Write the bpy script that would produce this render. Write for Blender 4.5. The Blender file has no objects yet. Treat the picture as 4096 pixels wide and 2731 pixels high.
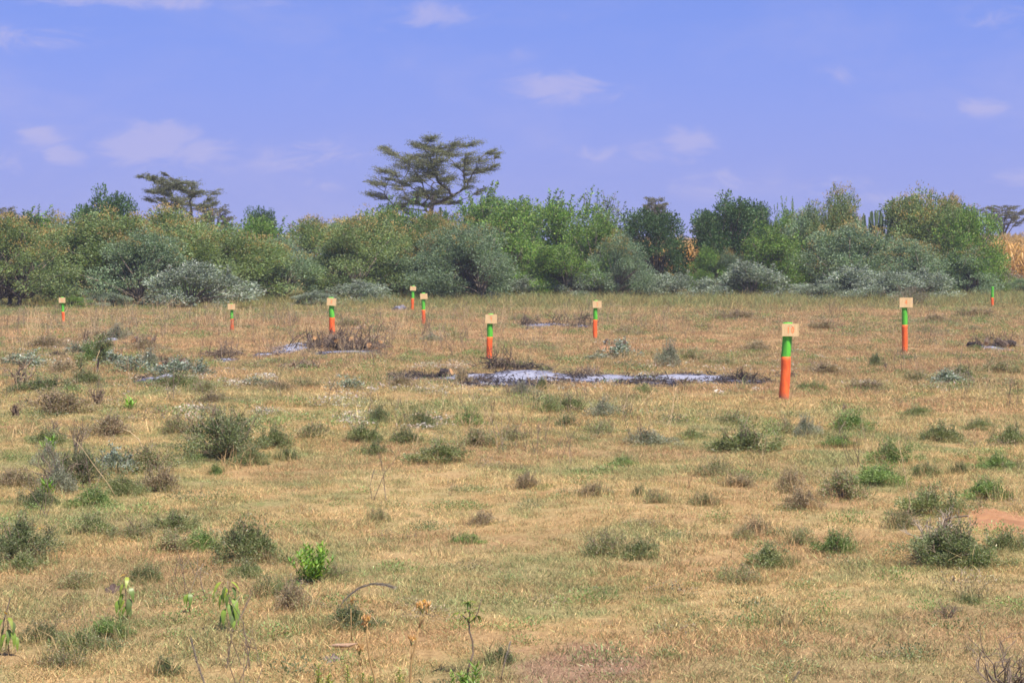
import bpy, math, random
import numpy as np
from mathutils import Vector, Matrix

# ------------------------------------------------------------------ camera
scene = bpy.context.scene
COL = scene.collection
R = math.radians
CAM_H = 1.68
FPX = 7964.0                       # focal length in pixels of the 4096 px wide photograph (70 mm)
PITCH = math.atan((1365.5 - 1038.0) / FPX)
cam_d = bpy.data.cameras.new('camera')
cam_d.lens = 70.0
cam_d.sensor_width = 36.0
cam_d.clip_start = 0.1
cam_d.clip_end = 9000.0
cam = bpy.data.objects.new('camera', cam_d)
COL.objects.link(cam)
cam.location = (0, 0, CAM_H)
cam.rotation_euler = (math.pi / 2 - PITCH, 0, 0)
scene.camera = cam

# ------------------------------------------------------------------ view, sun, sky
SUN_EL, SUN_AZ = R(60), R(142)      # azimuth measured from +Y towards +X (behind the camera, to the right)
scene.view_settings.view_transform = 'Standard'
scene.view_settings.look = 'None'
scene.view_settings.gamma = 1.0
scene.view_settings.exposure = 0.8
scene.view_settings.use_curve_mapping = False
scene.cycles.filter_width = 1.65
scene.cycles.max_bounces = 6
scene.cycles.transparent_max_bounces = 4
scene.cycles.diffuse_bounces = 3

sun_d = bpy.data.lights.new('sun', 'SUN')
sun_d.energy = 4.6
sun_d.angle = R(0.5)
sun_d.color = (1.0, 0.91, 0.77)
sun = bpy.data.objects.new('sun', sun_d)
COL.objects.link(sun)
sd = Vector((math.sin(SUN_AZ) * math.cos(SUN_EL), math.cos(SUN_AZ) * math.cos(SUN_EL), math.sin(SUN_EL)))
sun.rotation_euler = sd.to_track_quat('Z', 'Y').to_euler()
sun.location = (8, -8, 30)

def px_dir(px, py):
    u = (px - 2048.0) / FPX
    v = -(py - 1365.5) / FPX
    c, s = math.cos(PITCH), math.sin(PITCH)
    return Vector((u, c + v * s, v * c - s))          # forward (0,c,-s), up (0,s,c)

class N:
    """small node helper"""
    def __init__(self, tree):
        self.t = tree
    def new(self, typ, **kw):
        n = self.t.nodes.new(typ)
        for k, v in kw.items():
            setattr(n, k, v)
        return n
    def link(self, a, b):
        self.t.links.new(a, b)
    def put(self, sock, v):
        if isinstance(v, bpy.types.NodeSocket):
            self.t.links.new(v, sock)
        elif v is not None:
            sock.default_value = v
    def math(self, op, a, b=None, c=None, clamp=False):
        n = self.new('ShaderNodeMath', operation=op, use_clamp=clamp)
        self.put(n.inputs[0], a)
        if b is not None: self.put(n.inputs[1], b)
        if c is not None: self.put(n.inputs[2], c)
        return n.outputs[0]
    def mix(self, f, a, b, blend='MIX'):
        n = self.new('ShaderNodeMix', data_type='RGBA', blend_type=blend)
        n.clamp_factor = True
        self.put(n.inputs[0], f)
        self.put(n.inputs[6], a if isinstance(a, bpy.types.NodeSocket) else tuple(a) + (1,) if len(a) == 3 else a)
        self.put(n.inputs[7], b if isinstance(b, bpy.types.NodeSocket) else tuple(b) + (1,) if len(b) == 3 else b)
        return n.outputs[2]
    def rng(self, v, a, b, c=0.0, d=1.0, smooth=True):
        n = self.new('ShaderNodeMapRange')
        n.interpolation_type = 'SMOOTHSTEP' if smooth else 'LINEAR'
        self.put(n.inputs[0], v)
        for i, x in zip((1, 2, 3, 4), (a, b, c, d)): n.inputs[i].default_value = x
        return n.outputs[0]
    def noise(self, vec, scale, detail=3.0, rough=0.55, dist=0.0):
        n = self.new('ShaderNodeTexNoise')
        if vec is not None: self.put(n.inputs['Vector'], vec)
        n.inputs['Scale'].default_value = scale
        n.inputs['Detail'].default_value = detail
        n.inputs['Roughness'].default_value = rough
        n.inputs['Distortion'].default_value = dist
        return n.outputs[0]

def build_world():
    w = bpy.data.worlds.new('World')
    scene.world = w
    w.use_nodes = True
    t = w.node_tree
    t.nodes.clear()
    n = N(t)
    tc = n.new('ShaderNodeTexCoord')
    d = tc.outputs['Generated']
    sky = n.new('ShaderNodeTexSky')
    sky.sky_type = 'NISHITA'
    sky.sun_disc = False
    sky.sun_elevation = SUN_EL
    sky.sun_rotation = SUN_AZ
    sky.altitude = 1600
    sky.air_density = 1.0
    sky.dust_density = 0.6
    sky.ozone_density = 4.0
    # the lookup is lifted off the horizon, where the model is whiter than this sky
    sep = n.new('ShaderNodeSeparateXYZ'); n.link(d, sep.inputs[0])
    zz = n.math('MULTIPLY_ADD', sep.outputs[2], 0.72, 0.28)
    cb = n.new('ShaderNodeCombineXYZ')
    n.link(sep.outputs[0], cb.inputs[0]); n.link(sep.outputs[1], cb.inputs[1]); n.link(zz, cb.inputs[2])
    nm = n.new('ShaderNodeVectorMath', operation='NORMALIZE'); n.link(cb.outputs[0], nm.inputs[0])
    n.link(nm.outputs[0], sky.inputs[0])
    tint = n.mix(1.0, sky.outputs[0], SKY_TINT, 'MULTIPLY')
    # thin milky veil towards the horizon
    el = n.math('ARCSINE', sep.outputs[2])
    az = n.math('ARCTAN2', sep.outputs[0], sep.outputs[1])
    veil = n.rng(el, 0.15, 0.0, 0.0, 1.0)
    base = n.mix(veil, tint, tuple(c / SKY_S for c in (0.192, 0.218, 0.455)))
    # clouds
    uv = n.new('ShaderNodeCombineXYZ')
    n.link(az, uv.inputs[0]); n.link(n.math('MULTIPLY', el, 2.3), uv.inputs[1])
    n1 = n.noise(uv.outputs[0], 34.0, 7.0, 0.62, 0.8)
    n2 = n.noise(uv.outputs[0], 9.0, 5.0, 0.6, 0.3)
    acc = None
    K = 4096 / 2352
    clouds = [(103, 318, 38, 20, 1.0, .35), (135, 352, 42, 22, .95, .5), (60, 376, 120, 22, .50, 0), (380, 318, 62, 30, 1.05, 0), (300, 340, 55, 30, .9, 0), (455, 345, 55, 26, .9, 0),
              (700, 360, 110, 28, .62, 0), (980, 38, 90, 30, .5, 0), (1285, 200, 80, 26, .85, 0), (1350, 216, 70, 22, .75, 0),
              (1150, 130, 70, 20, .3, 0), (1575, 335, 42, 34, .8, 0), (1490, 352, 45, 24, .6, 0), (1370, 352, 45, 18, .6, 0),
              (1650, 422, 85, 28, .6, 0), (330, 4, 220, 14, .7, 0), (60, 86, 120, 24, .5, 0), (2290, 45, 80, 28, .4, 0),
              (2250, 246, 60, 20, .5, 0), (1915, 424, 55, 22, .55, 0), (1930, 170, 50, 20, .35, 0), (740, 428, 70, 18, .45, 0), (2320, 410, 60, 18, .4, 0),
              (2000, 455, 120, 14, .4, 0), (400, 385, 120, 14, .4, 0), (1300, 40, 50, 20, .3, 0)]
    for (cx, cy, rx, ry, a, sh) in clouds:
        dv = px_dir(cx * K, cy * K).normalized()
        a0, e0 = math.atan2(dv.x, dv.y), math.asin(dv.z)
        sx, sy = rx * 1.5 * K / FPX, ry * 1.4 * K / FPX
        dx = n.math('MULTIPLY', n.math('SUBTRACT', az, a0), 1 / sx)
        dy = n.math('MULTIPLY', n.math('SUBTRACT', el, e0), 1 / sy)
        dy = n.math('ADD', dy, n.math('MULTIPLY', dx, sh))
        r2 = n.math('ADD', n.math('MULTIPLY', dx, dx), n.math('MULTIPLY', dy, dy))
        g = n.math('MULTIPLY', n.math('EXPONENT', n.math('MULTIPLY', r2, -0.9)), a)
        acc = g if acc is None else n.math('MAXIMUM', acc, g)
    m = n.math('ADD', acc, n.math('MULTIPLY', n.math('SUBTRACT', n1, 0.5), 2.8))
    mask = n.math('MULTIPLY', n.rng(m, 0.10, 0.95), n.rng(acc, 0.04, 0.5))
    wisp = n.math('MULTIPLY', n.rng(n2, 0.42, 0.80), 0.28)
    tot = n.math('ADD', n.math('MULTIPLY', mask, 0.58), wisp, clamp=True)
    colr = n.mix(tot, base, tuple(c / SKY_S for c in (0.30, 0.29, 0.465)))
    bg = n.new('ShaderNodeBackground')
    n.link(colr, bg.inputs[0])
    bg.inputs[1].default_value = SKY_S
    out = n.new('ShaderNodeOutputWorld')
    n.link(bg.outputs[0], out.inputs[0])

SKY_S = 0.10
SKY_TINT = (1.14, 1.0, 1.37, 1)
build_world()

# ------------------------------------------------------------------ ground heights and placing
def H(x, y):
    x = np.asarray(x, float); y = np.asarray(y, float)
    near = np.clip((130 - y) / 60, 0, 1)
    h = (0.022 * np.sin(0.55 * x + 1.3) * np.sin(0.42 * y + .4) + 0.016 * np.sin(1.3 * x + 0.9 * y)
         + 0.012 * np.sin(2.3 * x - 1.1 * y + 2.0) + 0.03 * np.sin(0.17 * x - 0.11 * y))
    return h * near * np.clip((y + 5) / 10, 0.2, 1)

def at(px, py):
    """the ground point seen at a pixel of the photograph (source pixels)"""
    d = px_dir(px, py)
    t = CAM_H / -d.z
    for _ in range(12):
        p = Vector((0, 0, CAM_H)) + d * t
        t = (CAM_H - float(H(p.x, p.y))) / -d.z
    p = Vector((0, 0, CAM_H)) + d * t
    return p
def xat(px, Y):
    return (px - 2048.0) / FPX * Y
def zat(py, Y):
    d = px_dir(2048, py)
    return CAM_H + d.z / d.y * Y
def ppm(Y):
    return FPX / Y

# ------------------------------------------------------------------ mesh tools
class Geo:
    """collects vertices, faces, a colour per vertex and a material slot per face"""
    def __init__(self):
        self.V, self.F4, self.F3, self.C, self.M4, self.M3, self.n = [], [], [], [], [], [], 0
    def add(self, v, f4=None, f3=None, col=(.5, .5, .5), mat=0):
        v = np.asarray(v, float).reshape(-1, 3)
        c = np.asarray(col, float)
        if c.ndim == 1: c = np.tile(c, (len(v), 1))
        self.V.append(v); self.C.append(c)
        if f4 is not None and len(f4):
            f = np.asarray(f4, int).reshape(-1, 4) + self.n; self.F4.append(f); self.M4.append(np.full(len(f), mat))
        if f3 is not None and len(f3):
            f = np.asarray(f3, int).reshape(-1, 3) + self.n; self.F3.append(f); self.M3.append(np.full(len(f), mat))
        self.n += len(v)
    def mesh(self, name, mats, smooth=False):
        V = np.concatenate(self.V); C = np.concatenate(self.C)
        F4 = np.concatenate(self.F4) if self.F4 else np.zeros((0, 4), int)
        F3 = np.concatenate(self.F3) if self.F3 else np.zeros((0, 3), int)
        M = np.concatenate(self.M4 + self.M3) if (self.M4 or self.M3) else np.zeros(0, int)
        me = bpy.data.meshes.new(name)
        me.vertices.add(len(V)); me.vertices.foreach_set('co', V.astype(np.float32).ravel())
        li = np.concatenate([F4.ravel(), F3.ravel()]).astype(np.int32)
        me.loops.add(len(li)); me.loops.foreach_set('vertex_index', li)
        ls = np.concatenate([np.arange(len(F4)) * 4, len(F4) * 4 + np.arange(len(F3)) * 3]).astype(np.int32)
        me.polygons.add(len(ls)); me.polygons.foreach_set('loop_start', ls)
        me.polygons.foreach_set('material_index', M.astype(np.int32))
        me.polygons.foreach_set('use_smooth', np.full(len(ls), smooth))
        ca = me.color_attributes.new('Col', 'FLOAT_COLOR', 'POINT')
        ca.data.foreach_set('color', np.concatenate([C[:, :3], np.ones((len(C), 1))], 1).astype(np.float32).ravel())
        for m in mats: me.materials.append(m)
        me.update(calc_edges=True)
        return me

def unit(v):
    return v / (np.linalg.norm(v, axis=-1, keepdims=True) + 1e-9)

def tube(g, pts, r0, r1, sides=4, col=(.2, .15, .1), mat=0, cap=True, rr=None):
    pts = np.asarray(pts, float); k = len(pts)
    t = unit(np.gradient(pts, axis=0))
    ref = np.array([0, 0, 1.0]) if abs(t[0][2]) < .9 else np.array([1.0, 0, 0])
    a = unit(np.cross(t, ref)); b = np.cross(t, a)
    rad = np.linspace(r0, r1, k) if rr is None else np.asarray(rr, float)
    ang = np.arange(sides) / sides * 2 * np.pi
    V = pts[:, None, :] + rad[:, None, None] * (np.cos(ang)[None, :, None] * a[:, None, :] + np.sin(ang)[None, :, None] * b[:, None, :])
    V = V.reshape(-1, 3)
    i = np.arange(k - 1)[:, None] * sides + np.arange(sides)[None, :]
    j = np.arange(k - 1)[:, None] * sides + (np.arange(sides)[None, :] + 1) % sides
    F = np.stack([i, j, j + sides, i + sides], -1).reshape(-1, 4)
    f3 = None
    if cap:
        V = np.concatenate([V, pts[-1:], pts[:1]])
        o = (k - 1) * sides; n0 = k * sides
        f3 = [(o + s, o + (s + 1) % sides, n0) for s in range(sides)] + [((s + 1) % sides, s, n0 + 1) for s in range(sides)]
    g.add(V, F, f3, col, mat)

def leaves(g, P, D, L, W, col, rng, mat=0, side=None, fold=.15, tri=False):
    """one folded diamond per leaf: base P, direction D, length L, width W"""
    n = len(P)
    D = unit(D)
    s = rng.normal(size=(n, 3)) if side is None else side
    s = unit(s - (s * D).sum(1, keepdims=True) * D)
    nn = np.cross(D, s)
    L = np.broadcast_to(np.asarray(L, float), (n,))[:, None]; W = np.broadcast_to(np.asarray(W, float), (n,))[:, None]
    c = np.asarray(col, float)
    if c.ndim == 1: c = np.tile(c, (n, 1))
    a = P; b = P + D * L * .45 + s * W * .5 + nn * W * fold; d = P + D * L; e = P + D * L * .45 - s * W * .5 + nn * W * fold
    if tri:
        V = np.stack([P + s * W * .5, d, P - s * W * .5], 1).reshape(-1, 3)
        i = np.arange(n)[:, None] * 3
        g.add(V, None, np.concatenate([i, i + 1, i + 2], 1), np.repeat(c, 3, 0), mat)
    else:
        V = np.stack([a, b, d, e], 1).reshape(-1, 3)
        i = np.arange(n)[:, None] * 4
        g.add(V, np.concatenate([i, i + 1, i + 2, i + 3], 1), None, np.repeat(c, 4, 0), mat)

def pal(rng, n, cols, jit=.12, w=None):
    cols = np.asarray(cols, float)
    k = rng.choice(len(cols), n, p=w)
    c = cols[k] * (1 + rng.normal(size=(n, 1)) * jit) * (1 + rng.normal(size=(n, 3)) * .04)
    return np.clip(c, .005, 1)

def ball(rng, n, p=.6):
    v = unit(rng.normal(size=(n, 3)))
    return v * (rng.random((n, 1)) ** p)

# ------------------------------------------------------------------ materials
def mat_base(name):
    m = bpy.data.materials.new(name)
    m.use_nodes = True
    m.node_tree.nodes.clear()
    n = N(m.node_tree)
    out = n.new('ShaderNodeOutputMaterial')
    return m, n, out

def leaf_mat(name, trans=.3, gloss=.02, rough=.5, vary=.25, gain=(1, 1, 1)):
    m, n, out = mat_base(name)
    a = n.new('ShaderNodeAttribute'); a.attribute_name = 'Col'
    oi = n.new('ShaderNodeObjectInfo')
    k = n.math('MULTIPLY_ADD', oi.outputs['Random'], vary, 1 - vary / 2)
    geo = n.new('ShaderNodeNewGeometry')
    pn = n.noise(geo.outputs['Position'], 1.7, 2)
    k = n.math('MULTIPLY', k, n.rng(pn, .3, .7, .8, 1.2))
    hs = n.new('ShaderNodeHueSaturation'); n.link(a.outputs['Color'], hs.inputs['Color']); n.link(k, hs.inputs['Value'])
    c = n.mix(1.0, hs.outputs[0], tuple(gain) + (1,), 'MULTIPLY')
    df = n.new('ShaderNodeBsdfDiffuse'); n.link(c, df.inputs[0])
    tr = n.new('ShaderNodeBsdfTranslucent'); n.link(n.mix(1.0, c, (1.0, 1.05, .6, 1), 'MULTIPLY'), tr.inputs[0])
    gl = n.new('ShaderNodeBsdfGlossy'); gl.inputs['Roughness'].default_value = rough
    gl.inputs[0].default_value = (.9, .9, .9, 1)
    m1 = n.new('ShaderNodeMixShader'); m1.inputs[0].default_value = trans
    n.link(df.outputs[0], m1.inputs[1]); n.link(tr.outputs[0], m1.inputs[2])
    m2 = n.new('ShaderNodeMixShader'); m2.inputs[0].default_value = gloss
    n.link(m1.outputs[0], m2.inputs[1]); n.link(gl.outputs[0], m2.inputs[2])
    n.link(m2.outputs[0], out.inputs[0])
    return m

def rough_mat(name, c1, c2, scale=30, bump=.3, rough=.85, attr=False, c3=None):
    m, n, out = mat_base(name)
    tc = n.new('ShaderNodeTexCoord')
    nz = n.noise(tc.outputs['Object'], scale, 5, .65)
    c = n.mix(n.rng(nz, .35, .65), c1, c2)
    if c3 is not None:
        nz3 = n.noise(tc.outputs['Object'], scale * .23, 4, .6)
        c = n.mix(n.rng(nz3, .52, .68), c, c3)
    if attr:
        a = n.new('ShaderNodeAttribute'); a.attribute_name = 'Col'
        c = n.mix(1.0, c, a.outputs['Color'], 'MULTIPLY')
    p = n.new('ShaderNodeBsdfPrincipled')
    n.link(c, p.inputs['Base Color']); p.inputs['Roughness'].default_value = rough
    p.inputs['Specular IOR Level'].default_value = .25
    b = n.new('ShaderNodeBump'); b.inputs['Strength'].default_value = bump; b.inputs['Distance'].default_value = .01
    n.link(nz, b.inputs['Height']); n.link(b.outputs[0], p.inputs['Normal'])
    n.link(p.outputs[0], out.inputs[0])
    return m

def field_colour(n):
    """the colour of the dry grassland at a point of the ground, shared by the soil sheet and the grass blades"""
    geo = n.new('ShaderNodeNewGeometry')
    P = geo.outputs['Position']
    flat = n.new('ShaderNodeVectorMath', operation='MULTIPLY'); n.link(P, flat.inputs[0]); flat.inputs[1].default_value = (1, 1, 0)
    P = flat.outputs[0]
    big = n.noise(P, .16, 3, .5)
    mid = n.noise(P, .75, 4, .6)
    off = n.new('ShaderNodeVectorMath', operation='ADD'); n.link(P, off.inputs[0]); off.inputs[1].default_value = (37, 11, 5)
    mid2 = n.noise(off.outputs[0], 1.1, 4, .62)
    red = n.noise(off.outputs[0], .33, 4, .6)
    straw = n.mix(n.rng(mid, .35, .65), STRAW_A, STRAW_B)
    g = n.math('ADD', n.math('MULTIPLY', mid2, .65), n.math('MULTIPLY', big, .35))
    sepx = n.new('ShaderNodeSeparateXYZ'); n.link(P, sepx.inputs[0])
    lean = n.math('MULTIPLY', n.rng(n.math('MULTIPLY_ADD', sepx.outputs[0], 1.0, n.math('MULTIPLY', sepx.outputs[1], .12)), -3.5, 3.5, 1.0, 0.0), n.rng(sepx.outputs[1], 12, 26, 1.0, 0.0))
    g = n.math('ADD', g, n.math('MULTIPLY', lean, .045))
    c = n.mix(n.math('MULTIPLY', n.rng(g, .45, .61), .75), straw, GREEN_A)
    c = n.mix(n.math('MULTIPLY', n.rng(red, .50, .68), .5), c, REDDISH)
    sep = n.new('ShaderNodeSeparateXYZ'); n.link(P, sep.inputs[0])
    # a wine-tinted patch of withered herbs
    pc = at(2330, 2665)
    dv = n.new('ShaderNodeVectorMath', operation='MULTIPLY_ADD'); n.link(P, dv.inputs[0]); dv.inputs[1].default_value = (1.0 / .36, 1.0 / .62, 0); dv.inputs[2].default_value = (-pc.x / .36, -pc.y / .62, 0)
    ln = n.new('ShaderNodeVectorMath', operation='LENGTH'); n.link(dv.outputs[0], ln.inputs[0])
    c = n.mix(n.math('MULTIPLY', n.rng(n.math('ADD', ln.outputs[1], n.math('MULTIPLY', n.noise(P, 5.0, 4, .6), 1.4)), 1.15, 1.75, 1.0, 0.0), .5), c, (.35, .20, .165))
    # the strip before the bushes is longer, greener grass
    yy = n.math('ADD', sep.outputs[1], n.math('MULTIPLY', n.math('SUBTRACT', big, .5), 18))
    c = n.mix(n.math('MULTIPLY', n.math('MULTIPLY', n.rng(sepx.outputs[1], 23, 32), n.rng(mid, .3, .7, .45, .85)), 1.0), c, (.37, .235, .13))
    c = n.mix(n.math('MULTIPLY', n.rng(yy, 56, 74), .8), c, GREEN_B)
    return c

STRAW_A = (.51, .378, .185)
STRAW_B = (.44, .30, .142)
GREEN_A = (.275, .275, .125)
GREEN_B = (.26, .235, .09)
REDDISH = (.375, .225, .13)

def ground_mat():
    m, n, out = mat_base('dry_ground')
    c = field_colour(n)
    geo = n.new('ShaderNodeNewGeometry')
    fine = n.noise(geo.outputs['Position'], 26, 5, .7)
    soil = n.noise(geo.outputs['Position'], 4.5, 5, .65)
    c = n.mix(n.math('MULTIPLY', n.rng(soil, .52, .68), .3), c, (.30, .18, .10))
    c = n.mix(n.rng(fine, .3, .7), n.mix(1.0, c, (.62, .60, .58, 1), 'MULTIPLY'), c)
    p = n.new('ShaderNodeBsdfDiffuse'); n.link(c, p.inputs[0])
    b = n.new('ShaderNodeBump'); b.inputs['Strength'].default_value = .9; b.inputs['Distance'].default_value = .03
    n.link(fine, b.inputs['Height']); n.link(b.outputs[0], p.inputs['Normal'])
    n.link(p.outputs[0], out.inputs[0])
    return m

def grass_mat(name, green=0.0):
    m, n, out = mat_base(name)
    c = field_colour(n)
    a = n.new('ShaderNodeAttribute'); a.attribute_name = 'Col'      # r: blade brightness, g: greenness
    sp = n.new('ShaderNodeSeparateColor'); n.link(a.outputs['Color'], sp.inputs[0])
    c = n.mix(n.math('MULTIPLY', sp.outputs[1], .8), c, (.15, .25, .095))
    oi = n.new('ShaderNodeObjectInfo')
    v = n.math('MULTIPLY', n.math('ADD', n.math('MULTIPLY_ADD', sp.outputs[0], .8, .68), n.math('MULTIPLY', n.math('POWER', sp.outputs[0], 5.0), .8)), n.math('MULTIPLY_ADD', oi.outputs['Random'], .3, .88))
    hs = n.new('ShaderNodeHueSaturation'); n.link(c, hs.inputs['Color']); n.link(v, hs.inputs['Value'])
    df = n.new('ShaderNodeBsdfDiffuse'); n.link(hs.outputs[0], df.inputs[0])
    tr = n.new('ShaderNodeBsdfTranslucent'); n.link(hs.outputs[0], tr.inputs[0])
    m1 = n.new('ShaderNodeMixShader'); m1.inputs[0].default_value = .3
    n.link(df.outputs[0], m1.inputs[1]); n.link(tr.outputs[0], m1.inputs[2])
    n.link(m1.outputs[0], out.inputs[0])
    return m

def ash_mat():
    m, n, out = mat_base('ash')
    geo = n.new('ShaderNodeNewGeometry')
    a = n.new('ShaderNodeAttribute'); a.attribute_name = 'Col'      # r: 1 white ash, 0 charcoal
    sp = n.new('ShaderNodeSeparateColor'); n.link(a.outputs['Color'], sp.inputs[0])
    st = n.new('ShaderNodeVectorMath', operation='MULTIPLY'); n.link(geo.outputs['Position'], st.inputs[0]); st.inputs[1].default_value = (1, .55, 1)
    nz = n.noise(st.outputs[0], 7, 7, .75)
    k = n.math('ADD', sp.outputs[0], n.math('MULTIPLY', n.math('SUBTRACT', nz, .5), 2.6))
    c = n.mix(n.rng(k, .22, .66), (.035, .033, .042), (.17, .175, .235))
    c = n.mix(n.math('MULTIPLY', n.rng(k, .62, .95), .8), c, (.33, .345, .42))
    p = n.new('ShaderNodeBsdfDiffuse'); n.link(c, p.inputs[0])
    b = n.new('ShaderNodeBump'); b.inputs['Strength'].default_value = .6; b.inputs['Distance'].default_value = .03
    n.link(n.noise(geo.outputs['Position'], 30, 4, .7), b.inputs['Height']); n.link(b.outputs[0], p.inputs['Normal'])
    n.link(p.outputs[0], out.inputs[0])
    return m

def paint_mat(name, col, dark, light):
    m, n, out = mat_base(name)
    tc = n.new('ShaderNodeTexCoord')
    st = n.new('ShaderNodeVectorMath', operation='MULTIPLY'); n.link(tc.outputs['Object'], st.inputs[0]); st.inputs[1].default_value = (1, 1, .28)
    nz = n.noise(st.outputs[0], 22, 5, .65)
    n2 = n.noise(tc.outputs['Object'], 55, 4, .7)
    c = n.mix(n.rng(nz, .38, .62), dark, col)
    c = n.mix(n.math('MULTIPLY', n.rng(n2, .62, .72), .6), c, light)
    c = n.mix(n.math('MULTIPLY', n.rng(n.noise(st.outputs[0], 45, 4, .6), .64, .70), .65), c, (.10, .07, .045))
    zs = n.new('ShaderNodeSeparateXYZ'); n.link(tc.outputs['Object'], zs.inputs[0])
    if name.startswith('orange'):
        c = n.mix(n.math('MULTIPLY', n.rng(n.math('ADD', zs.outputs[2], n.math('MULTIPLY', n2, .12)), .17, .07), .75), c, (.24, .15, .085))
    p = n.new('ShaderNodeBsdfPrincipled'); n.link(c, p.inputs['Base Color'])
    p.inputs['Roughness'].default_value = .7
    b = n.new('ShaderNodeBump'); b.inputs['Strength'].default_value = .5; b.inputs['Distance'].default_value = .006
    n.link(nz, b.inputs['Height']); n.link(b.outputs[0], p.inputs['Normal'])
    n.link(p.outputs[0], out.inputs[0])
    return m

def board_mat():
    m, n, out = mat_base('plywood')
    tc = n.new('ShaderNodeTexCoord')
    oi = n.new('ShaderNodeObjectInfo')
    st = n.new('ShaderNodeVectorMath', operation='MULTIPLY_ADD'); n.link(tc.outputs['Object'], st.inputs[0]); st.inputs[1].default_value = (14, 6, 1.4)
    cb = n.new('ShaderNodeCombineXYZ'); n.link(n.math('MULTIPLY', oi.outputs['Random'], 40), cb.inputs[0]); n.link(cb.outputs[0], st.inputs[2])
    nz = n.noise(st.outputs[0], 5, 5, .6, 1.2)
    c = n.mix(n.rng(nz, .35, .65), (.57, .39, .17), (.68, .49, .25))
    c = n.mix(n.math('MULTIPLY', n.rng(n.noise(tc.outputs['Object'], 14, 3), .5, .7), .35), c, (.50, .40, .26))
    p = n.new('ShaderNodeBsdfPrincipled'); n.link(c, p.inputs['Base Color']); p.inputs['Roughness'].default_value = .7
    n.link(p.outputs[0], out.inputs[0])
    return m

M_LEAF = leaf_mat('leaf', .38, .02, gain=(1.12, 1.22, 1.22))
M_SILV = leaf_mat('silver_leaf', .25, .01, .5, .15, gain=(1.5, 1.5, 1.45))
M_ACA = leaf_mat('acacia_leaf', .25, .03)
M_BARK = rough_mat('bark', (.10, .08, .06), (.19, .155, .12), 12, .5)
M_TWIG = rough_mat('twig', (.14, .105, .07), (.25, .195, .14), 30, .3)
M_CHAR = rough_mat('charred_wood', (.018, .016, .016), (.07, .055, .05), 25, .5)
M_LOG = rough_mat('log_bark', (.085, .06, .045), (.18, .13, .09), 25, .6)
M_CUT = rough_mat('cut_wood', (.38, .20, .09), (.50, .29, .13), 60, .2)
M_SOIL = rough_mat('red_soil', (.31, .155, .075), (.37, .20, .095), 9, .8, .95, c3=(.25, .13, .065))
M_GROUND = ground_mat()
M_GRASS = grass_mat('grass_blades')
M_ASH = ash_mat()
M_ORANGE = paint_mat('orange_paint', (.86, .15, .025), (.66, .10, .02), (.92, .24, .06))
M_GREEN = paint_mat('green_paint', (.11, .52, .035), (.07, .36, .03), (.22, .62, .08))
M_BOARD = board_mat()
M_INK = rough_mat('orange_brush_paint', (.80, .17, .04), (.85, .28, .10), 80, .1)
M_PLANT = leaf_mat('plant_leaf', .32, .03, .4, .2)
M_WOOD = rough_mat('weathered_wood', (.34, .22, .14), (.45, .31, .21), 40, .4)

# ------------------------------------------------------------------ object tools
NCOUNT = {}
def link(name, me, parent=None, loc=None):
    o = bpy.data.objects.new(name, me)
    COL.objects.link(o)
    if parent is not None: o.parent = parent
    if loc is not None: o.location = loc
    return o
def tag(o, label=None, cat=None, group=None, kind=None):
    if label: o['label'] = label
    if cat: o['category'] = cat
    if group: o['group'] = group
    if kind: o['kind'] = kind
    return o
def empty(name, loc, rz=0, label=None, cat=None, group=None):
    o = link(name, None, None, loc)
    o.empty_display_size = .2
    o.rotation_euler = (0, 0, rz)
    return tag(o, label, cat, group)

# ================================================================== GROUND
def build_ground():
    ys = np.concatenate([np.linspace(-60, 2, 14), np.linspace(3, 30, 140), np.geomspace(30.4, 130, 150), np.geomspace(135, 6000, 26)])
    s = np.linspace(-1, 1, 181)
    s = np.sign(s) * np.abs(s) ** 1.35
    V = []
    for y in ys:
        w = 26 + abs(y) * .62 if y < 130 else 26 + 130 * .62 + (y - 130) * 1.6
        x = s * w
        V.append(np.stack([x, np.full_like(x, y), H(x, np.full_like(x, y))], 1))
    V = np.concatenate(V)
    k = len(s)
    i = (np.arange(len(ys) - 1)[:, None] * k + np.arange(k - 1)[None, :]).ravel()
    g = Geo(); g.add(V, np.stack([i, i + 1, i + k + 1, i + k], 1), None)
    o = link('ground', g.mesh('ground', [M_GROUND], True))
    tag(o, 'dry tan grassland floor with greener patches', None, None, 'structure')
build_ground()

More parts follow.
